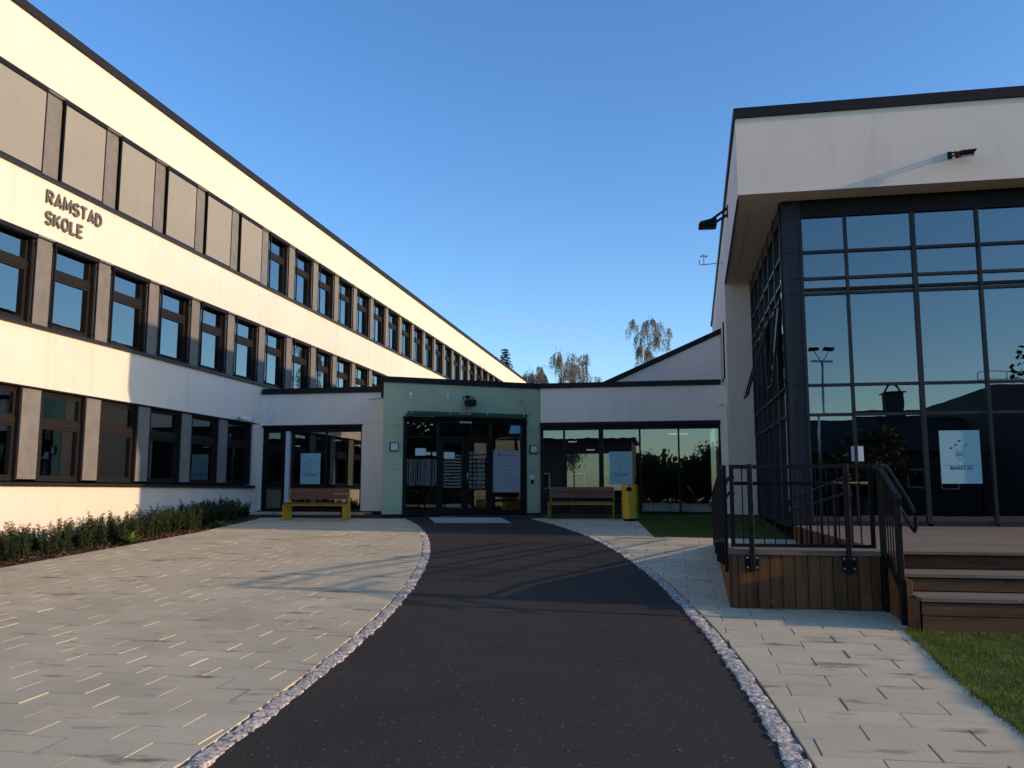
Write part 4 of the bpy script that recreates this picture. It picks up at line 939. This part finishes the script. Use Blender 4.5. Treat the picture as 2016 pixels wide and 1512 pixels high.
# ================================================================ BENCHES, LITTER BIN
BN = root('bench', 'bench with yellow steel ends and brown wood in front of the left wing window', 'bench', (-9.94, 22.83, 0), 'yellow-ended benches by the entrance')
prof = [(0, 0), (.0, .43), (.03, .455), (.40, .435), (.50, .87), (.535, .87), (.63, 0)]
for sx in (-.90, .885): part('end_plate', MB().prism(prof, lambda p, t: (sx + .015*t, p[0], p[1])), M['yellow'], BN, .002, local=True)
for k in range(3): part('seat_slat', MB().box(-.884, .884, .015 + k*.128, .135 + k*.128, .455 - k*.006, .495 - k*.006), M['wood_bench'], BN, .006, local=True)
for k in range(2):
    z = .57 + k*.155; y = .43 + (z - .435)*.23
    part('back_slat', MB().hexa([(-.884, y, z), (.884, y, z), (.884, y + .035, z), (-.884, y + .035, z), (-.884, y + .034, z + .145), (.884, y + .034, z + .145), (.884, y + .069, z + .145), (-.884, y + .069, z + .145)]), M['wood_bench'], BN, .006, local=True)
part('under_frame', MB().box(-.884, .884, .10, .14, .40, .445).box(-.884, .884, .32, .36, .40, .44), M['yellow'], BN, local=True)
BN.location.z = G(22.83) + .005; BN.rotation_euler = (slope(23), 0, 0)
B2 = copy_tree(BN, None, (-2.53, 23.83, G(23.83) + .005), None, 'bench with yellow steel ends and brown wood beside the yellow litter bin')
LT = root('litter_bin', 'yellow steel litter bin with a dark throw-in hole beside the right bench', 'litter bin', (-1.16, 23.5, G(23.5)), rz=rad(20))
ang = [(-.20, -.10), (-.10, -.20), (.10, -.20), (.20, -.10), (.20, .10), (.10, .20), (-.10, .20), (-.20, .10)]
part('base', MB().prism([(a*.82, b_*.82) for a, b_ in ang], lambda p, t: (p[0], p[1], -.02 + .08*t)), M['rubber'], LT, local=True)
part('body', MB().prism(ang, lambda p, t: (p[0], p[1], .06 + .90*t)), M['yellow'], LT, .012, local=True)
part('lid', MB().prism([(a*1.02, b_*1.02) for a, b_ in ang], lambda p, t: (p[0], p[1], .962 + .016*t)), M['yellow'], LT, .004, local=True)
el = [(-.02 + .085*math.cos(a*.5236), .845 + .062*math.sin(a*.5236)) for a in range(12)]
part('throw_hole', MB().prism([(p[0] - .06, p[1]) for p in el], lambda p, t: (p[0], -.1985 - .004*t, p[1])), M['black_hole'], LT, local=True)
part('lock', MB().tube([(.152, -.158, .36), (.158, -.164, .36)], .014, 8), M['black_hole'], LT, local=True)
part('sticker', MB().hexa([(.118, -.184, .10), (.160, -.142, .10), (.162, -.144, .10), (.120, -.186, .10), (.118, -.184, .15), (.160, -.142, .15), (.162, -.144, .15), (.120, -.186, .15)]), M['white_paint'], LT, local=True)

# ================================================================ PLANTING
def shrub_mesh(seed):
    r = np.random.default_rng(seed); V = []; F = []; S = MB()
    ns = 22
    for k in range(ns):
        a = r.uniform(0, 6.28); rr_ = .18*math.sqrt(r.random()); h = r.uniform(.38, .74)*(1.0 - .5*rr_)
        if k < 3: h *= r.uniform(1.1, 1.32); rr_ *= .6
        b0 = np.array([math.cos(a)*rr_*.6, math.sin(a)*rr_*.6, 0]); lean = np.array([math.cos(a), math.sin(a), 0])*r.uniform(.02, .22)*h
        pts = [b0 + lean*(t**1.4) + np.array([0, 0, h*t]) + r.normal(0, .008, 3)*t for t in (0, .35, .7, 1.0)]
        if k < 12: S.tube(pts, [.007, .006, .004, .002], 4, 0, False)
        nl = int(105*h/.6)
        for i in range(nl):
            t = r.uniform(.10, 1.0); q = b0 + lean*(t**1.4) + np.array([0, 0, h*t])
            az = r.uniform(0, 6.28); el_ = r.uniform(-.1, .9); L = r.uniform(.028, .055)*(1.15 - .55*t); d = np.array([math.cos(az)*math.cos(el_), math.sin(az)*math.cos(el_), math.sin(el_)])
            q = q + d*r.uniform(0, .05)*(1.1 - .7*t); sd_ = np.cross(d, r.normal(0, 1, 3)); sd_ /= np.linalg.norm(sd_) + 1e-9; W = L*.24
            o = len(V); V += [q - sd_*W, q + sd_*W, q + d*L*1.1 + sd_*W*.3, q + d*L*1.1 - sd_*W*.3]; F.append((o, o + 1, o + 2, o + 3))
    return npmesh('foliage', np.array(V), np.array(F), M['yew']), S.mesh('stems', M['stem'], fix=False)
SHR = [shrub_mesh(40 + i) for i in range(5)]
ns_ = 0
for row, (off, y0, y1) in enumerate(((.55, 8.6, 24.1), (1.2, 8.9, 24.6))):
    y = y0
    while y < y1:
        f, s_ = SHR[ns_ % 5]; x = bedx(y) - off + random.uniform(-.13, .13) - (.1 if y > 20 else 0)
        if x > -13.45:
            sh = root('shrub', 'dark green upright shrub, %s row, before the %s school block wall' % (('front', 'back')[row], 'sunlit' if y < 19.6 else 'shaded'), 'shrub', (x, y, G(y) - .02), 'shrubs planted along the school block', random.uniform(0, 6.28))
            k = random.uniform(.86, 1.12); sh.scale = (k*1.12, k*1.12, k*random.uniform(.72, .92))
            link('foliage', f, sh); link('stems', s_, sh)
        ns_ += 1; y += .50*random.uniform(.85, 1.2)
def weed(x, y, sc, lab):
    r = np.random.default_rng(int(abs(x*100))); V = []; F = []
    for i in range(70):
        az = r.uniform(0, 6.28); el_ = r.uniform(.35, 1.35); L = r.uniform(.12, .30)*sc; d = np.array([math.cos(az)*math.cos(el_), math.sin(az)*math.cos(el_), math.sin(el_)])
        s_ = np.array([-math.sin(az), math.cos(az), 0])*L*.13; b0 = np.array([math.cos(az), math.sin(az), 0])*.04*sc*r.random(); m1 = b0 + d*L*.55; tip = b0 + d*L + np.array([0, 0, -.25*L*math.cos(el_)])
        o = len(V); V += [b0, m1 - s_, tip, m1 + s_]; F.append((o, o + 1, o + 2, o + 3))
    link('weed', npmesh('weed', np.array(V), np.array(F), M['weed']), None, (x, y, G(y) - .02), lab, None, 'weed')
weed(-11.30, 16.55, 1.25, 'large light green leafy weed at the edge of the mulch bed nearest the camera')
weed(-11.55, 20.7, 1.0, 'light green leafy weed further along the mulch bed near the left bench')
weed(-12.0, 23.6, .5, 'tiny green weed at the far end of the mulch bed'); weed(-10.0, 25.4, .8, 'low dark plant in the soil strip behind the left bench')

# ---- trees
def limb(mb, p, d, L, r0, depth, rg, tips, droop, split):
    pts = [p.copy()]; n = 5
    for i in range(n):
        d = (d + Vector((rg.uniform(-.16, .16), rg.uniform(-.16, .16), rg.uniform(-.08, .10) - droop*depth)) ).normalized(); p = p + d*(L/n); pts.append(p.copy())
        if depth < 3:
            for _ in range(split[depth]):
                if rg.random() < .75 and (depth > 0 or i >= 1):
                    a = rg.uniform(0, 6.28); s = Vector((math.cos(a), math.sin(a), 0)); e = (d*(.75 if depth == 0 else .6) + s*(.75 if depth == 0 else .8)).normalized()
                    limb(mb, p.copy(), e, L*rg.uniform(.36, .52)*(1.1 - .10*i), r0*.42*(1 - .13*i), depth + 1, rg, tips, droop, split)
        if depth >= 1: tips.append((p.copy(), d.copy(), depth))
    mb.tube(pts, [max(.006, r0*(1 - .82*i/n)) for i in range(n + 1)], 7 if depth == 0 else 4, 0, False)
def tree_meshes(seed, H, r0, nleaf, size, spread, leaf, bark, droop=.12, split=(2, 2, 1), hang=.8):
    rg = random.Random(seed); mb = MB(); tips = []
    limb(mb, Vector((0, 0, -.3)), Vector((0, 0, 1)), H, r0, 0, rg, tips, droop, split)
    r = np.random.default_rng(seed); P = np.array([t[0] for t in tips]); idx = r.integers(0, len(P), nleaf); c = P[idx] + r.normal(0, spread, (nleaf, 3)); c[:, 2] -= np.abs(r.normal(0, hang*.5, nleaf))
    c = c[c[:, 2] > H*.12]; n = len(c)
    a = r.normal(0, 1, (n, 3)); a[:, 2] *= .6; a /= np.linalg.norm(a, axis=1)[:, None]; b_ = np.cross(a, r.normal(0, 1, (n, 3))); b_ /= np.linalg.norm(b_, axis=1)[:, None]; s = (r.uniform(.5, 1.3, n)*size)[:, None]
    V = np.stack([c - a*s, c + b_*s*.6, c + a*s, c - b_*s*.6], 1).reshape(-1, 3)
    return mb.mesh('trunk', bark, fix=False, smooth=True), npmesh('crown', V, np.arange(4*n).reshape(n, 4), leaf)
def put_tree(me, x, y, label, name='tree', cat='tree', group=None, rz=0, sc=(1, 1, 1), z=None):
    o = root(name, label, cat, (x, y, G(y) if z is None else z), group, rz); o.scale = sc; link('trunk', me[0], o); link('crown', me[1], o); return o
def at(px, Z): t = (px - 1008)/1690; return Z*(t*.983 - .1835), Z*(t*.1835 + .983)
def weeping(seed, H, r0, leaf, bark, nstr, lsz, hang, split=(2, 2, 1)):
    rg = random.Random(seed); mb = MB(); tips = []
    limb(mb, Vector((0, 0, -.3)), Vector((0, 0, 1)), H, r0, 0, rg, tips, .07, split)
    V = []; F = []
    for p, d, dep in tips:
        if p.z < H*.2: continue
        for _ in range(nstr):
            if rg.random() > .8: continue
            q = p.copy(); e = (d*.5 + Vector((rg.uniform(-1, 1), rg.uniform(-1, 1), rg.uniform(-.2, .5)))).normalized(); L = rg.uniform(.4, 1)*hang; n = 7; pts = [q.copy()]
            for i in range(n):
                e = (e*.72 + Vector((0, 0, -.42))).normalized(); q = q + e*(L/n); pts.append(q.copy())
                if rg.random() < .8:
                    c = q + Vector((rg.gauss(0, .04), rg.gauss(0, .04), rg.gauss(0, .03))); a = Vector((rg.gauss(0, 1), rg.gauss(0, 1), rg.gauss(0, 1.4))).normalized(); b_ = a.cross(Vector((rg.gauss(0, 1), rg.gauss(0, 1), rg.gauss(0, 1)))).normalized(); s = lsz*rg.uniform(.5, 1.25)
                    o = len(V); V += [c - a*s, c + b_*s*.55, c + a*s, c - b_*s*.55]; F.append((o, o + 1, o + 2, o + 3))
            sd_ = Vector((rg.gauss(0, 1), rg.gauss(0, 1), 0)).normalized()*.011
            for i in range(0, n, 2):
                o = len(V); b2 = pts[min(i + 2, n)]; V += [pts[i] - sd_, pts[i] + sd_, b2 + sd_*.7, b2 - sd_*.7]; F.append((o, o + 1, o + 2, o + 3))
    return mb.mesh('trunk', bark, fix=False, smooth=True), npmesh('crown', np.array([tuple(v) for v in V]), np.array(F), leaf)
T1 = weeping(3, 12.8, .17, M['birch_leaf'], M['birch_bark'], 3, .075, 1.1)
x, y = at(1312, 60); put_tree(T1, x, y, 'tall thin birch with sparse pale leaves above the sloping roof edge', 'birch_tree', rz=1.0, sc=(.5, .5, .865))
T2 = weeping(8, 12.6, .2, M['birch_leaf'], M['birch_bark'], 2, .10, 1.6)
for px, sc, rz, lab in ((1036, (.62, .62, 1.13), 0, 'thin bare birch nearest the spruce behind the green porch'), (1072, (.55, .55, 1.12), 2, 'thin bare birch in the middle of the group above the right wing roof'), (1101, (.60, .60, 1.27), 4, 'tallest thin birch of the group above the right wing roof')):
    x, y = at(px, 90); put_tree(T2, x, y, lab, 'birch_tree', 'tree', 'birches behind the entrance wing', rz, sc)
T3 = tree_meshes(21, 9.5, .2, 5200, .16, .55, M['green_leaf'], M['bark'], .05, (2, 2, 1), .4)
for px, sc, rz, lab in ((1113, (.6, .6, .92), 1, 'bushy green tree below the tallest birch above the right wing roof'), (1128, (.45, .45, .88), 3, 'small bushy green tree at the right end of the tree group'), (1047, (.55, .55, .93), 5, 'bushy olive tree just right of the school block roof end')):
    x, y = at(px, 84); put_tree(T3, x, y, lab, 'leafy_tree', 'tree', None, rz, sc)
def spruce_meshes(seed, H):
    r = random.Random(seed); mb = MB().tube([(0, 0, -.3), (0, 0, H*.5), (0, 0, H)], [.2, .12, .01], 7, 0, False); V = []; F = []
    z = H*.12
    while z < H*.99:
        t = z/H; L = (1 - t)**.75*H*.2 + .3
        for k in range(10):
            a = r.uniform(0, 6.28); Lk = L*r.uniform(.6, 1.15); dx, dy = math.cos(a), math.sin(a); n = max(3, int(Lk/.14))
            for i in range(n):
                s = (i + .5)/n; p = Vector((dx*Lk*s, dy*Lk*s, z - Lk*.45*s*s + Lk*.08*s))
                for q in range(4):
                    e = Vector((dx + r.uniform(-.9, .9), dy + r.uniform(-.9, .9), r.uniform(-.9, .2))).normalized(); wv = e.cross(Vector((r.uniform(-1, 1), r.uniform(-1, 1), r.uniform(-1, 1)))).normalized()*.05; l = r.uniform(.14, .26)
                    o = len(V); V += [p - wv, p + wv, p + e*l + wv*.4, p + e*l - wv*.4]; F.append((o, o + 1, o + 2, o + 3))
        z += H*.017
    return mb.mesh('trunk', M['bark'], fix=False), npmesh('crown', np.array([tuple(v) for v in V]), np.array(F), M['spruce'])
S1 = spruce_meshes(5, 15.9); x, y = at(994, 90); put_tree(S1, x, y, 'dark spruce rising above the far end of the school block roof', 'spruce_tree', rz=1, sc=(.85, .85, 1.0))
x, y = at(974, 96); put_tree(S1, x, y, 'smaller spruce top peeping over the school block roof left of the dark spruce', 'spruce_tree', rz=3, sc=(.6, .6, .96))

# ---- what stands behind the photographer and shows in the glass
T4 = tree_meshes(33, 6.0, .16, 6000, .15, .5, M['dark_leaf'], M['bark'], .05, (2, 2, 1), .3)
for k, (x, y, s) in enumerate(((-22, -36, 1.1), (-1.8, -30, .78), (-.2, -33, .9), (1.4, -30, .8), (3.0, -32, .95), (4.6, -30, .85), (6.4, -31, .9), (9.0, -27, .9), (12.5, -24, 1.0), (31, -10, 1.7), (37, -16, 1.9), (26, -15, 1.4))):
    put_tree(T4, x, y, 'bushy dark tree behind the photographer, mirrored in the school windows', 'leafy_tree', 'tree', 'trees mirrored in the windows', k*1.3, (s*1.2, s*1.2, s*random.uniform(.9, 1.1)))
HS = root('house', 'long dark house with pitched roof and chimney mirrored in the hall glass', 'house', (17, -33, G(-33)))
mh = simple('dark_house_cladding', (.06, .045, .04), .8); mr = simple('dark_roof_tiles', (.03, .03, .034), .8)
part('wall', MB().prism([(-37, -3), (-29, -3), (-29, 2.9), (-33, 5.5), (-37, 2.9)], lambda p, t: (6 + 16*t, p[0], p[1])), mh, HS)
part('roof', MB().bar((5.6, -35.1, 4.25), (22.4, -35.1, 4.25), .1, 5.2, 0, (0, .84, .54)).bar((5.6, -30.9, 4.25), (22.4, -30.9, 4.25), .1, 5.2, 0, (0, -.84, .54)), mr, HS)
for x in (8, 11, 14, 17, 20):
    wn = part('window', MB().box(x - .6, x + .6, -28.999, -28.93, .2, 1.5), M['white_paint'], HS); part('pane', MB().box(x - .5, x + .5, -28.929, -28.92, .3, 1.4), M['black_hole'], wn)
ch = part('chimney', MB().box(16.2, 17.4, -33.6, -32.4, 4.6, 7.0), mh, HS); part('chimney_cap', MB().tube([(16.8 + .55*math.cos(a*.3142), -33, 7.0 + .75*math.sin(a*.3142)) for a in range(11)], .09, 6).box(16.0, 17.6, -33.8, -32.2, 7.0, 7.1), M['black_metal'], ch)
LH = root('house', 'low dark flat-roofed house mirrored in the right wing window', 'house', (-9, -24, G(-24)))
part('wall', MB().box(-17, -3.4, -28, -20, -3, 4.3), mh, LH); part('roof', MB().box(-17.3, -3.1, -28.3, -19.7, 4.301, 4.55), M['coping'], LH)
for x in (-14, -11, -8, -5.5):
    wn = part('window', MB().box(x - .6, x + .6, -19.999, -19.93, .2, 1.6), M['white_paint'], LH); part('pane', MB().box(x - .5, x + .5, -19.929, -19.92, .3, 1.5), M['black_hole'], wn)
GY_ = root('gymnasium', 'large dark flat-roofed building with a roof railing mirrored in the hall glass', 'building', (34, -38, G(-38)))
part('wall', MB().box(22.5, 48, -46, -30, -3, 7.6), simple('dark_brick_wall', (.09, .075, .07), .85), GY_)
rl = MB()
for k in range(18): rl.bar((22.6 + 1.4*k, -30.1, 7.61), (22.6 + 1.4*k, -30.1, 8.7), .05, .05)
rl.bar((22.6, -30.1, 8.72), (47, -30.1, 8.72), .05, .05).bar((22.6, -30.1, 8.2), (47, -30.1, 8.2), .04, .04); part('roof_railing', rl, M['steel_dull'], GY_)
LM = root('light_mast', 'tall steel light mast with twin lamp heads mirrored in the hall glass', 'light mast', (8.25, -12, G(-12)))
part('pole', MB().tube([(8.25, -12, G(-12)), (8.25, -12, 3), (8.25, -12, 7.3)], [.09, .075, .06], 10), M['steel'], LM, 0, True)
part('crossbar', MB().bar((7.7, -12, 7.3), (8.8, -12, 7.3), .10, .10), M['steel_dull'], LM)
for s in (-1, 1):
    part('lamp_arm', MB().tube([(8.25 + s*.1, -12, 7.36), (8.25 + s*.35, -12, 7.75), (8.25 + s*.4, -12, 7.95)], .03, 6), M['steel_dull'], LM); part('lamp_head', MB().box(8.25 + s*.40 - .27, 8.25 + s*.40 + .27, -12.25, -11.8, 7.9, 8.06), M['black_metal'], LM, .03)
def s_wood():
    return rng.uniform(-60, 60), rng.uniform(-75, -50)
n = 40000; c = np.stack([rng.uniform(-70, 70, n), rng.uniform(-78, -52, n), rng.random(n)], 1)
k = 14000; c[:k, 0] = rng.uniform(28, 66, k); c[:k, 1] = -9 - .15*(c[:k, 0] - 28) - rng.uniform(0, 18, k)
hh = np.array([4.2 + 1.6*noise.noise((p[0]*.12, p[1]*.05, 3)) + 1.0*noise.noise((p[0]*.5, p[1]*.2, 7)) for p in c]); c[:, 2] = -2.6 + (hh + 2.6)*np.sqrt(c[:, 2])
a = rng.normal(0, 1, (n, 3)); a /= np.linalg.norm(a, axis=1)[:, None]; b_ = np.cross(a, rng.normal(0, 1, (n, 3))); b_ /= np.linalg.norm(b_, axis=1)[:, None]; s = .45
link('far_wood', npmesh('far_wood', np.stack([c - a*s, c + b_*s*.7, c + a*s, c - b_*s*.7], 1).reshape(-1, 3), np.arange(4*n).reshape(n, 4), M['dark_leaf']), None, None, 'distant dark wood mirrored along the bottom of the school windows', 'stuff')
# thin old condensation trail low in the sky
fwd = Vector((-math.sin(rad(10.5755))*math.cos(rad(7.15)), math.cos(rad(10.5755))*math.cos(rad(7.15)), math.sin(rad(7.15)))); rgt = Vector((math.cos(rad(10.5755)), math.sin(rad(10.5755)), 0)); upv = rgt.cross(fwd)
m = bpy.data.materials.new('thin_ice_trail'); m.use_nodes = True; t = m.node_tree; b = t.nodes['Principled BSDF']; b.inputs['Base Color'].default_value = (.8, .8, .8, 1); b.inputs['Roughness'].default_value = 1; b.inputs['Alpha'].default_value = .07
tr_ = [(fwd + rgt*((px - 1008)/1690) - upv*((py - 756)/1690))*4500 for px, py in ((820, 585), (920, 607), (1000, 628), (1090, 648), (1200, 668))]
link('vapour_trail', MB().tube(tr_, [4, 9, 10, 10, 3], 10).mesh('vapour_trail', m, smooth=True), None, None, 'faint white vapour trail low in the blue sky', 'stuff')
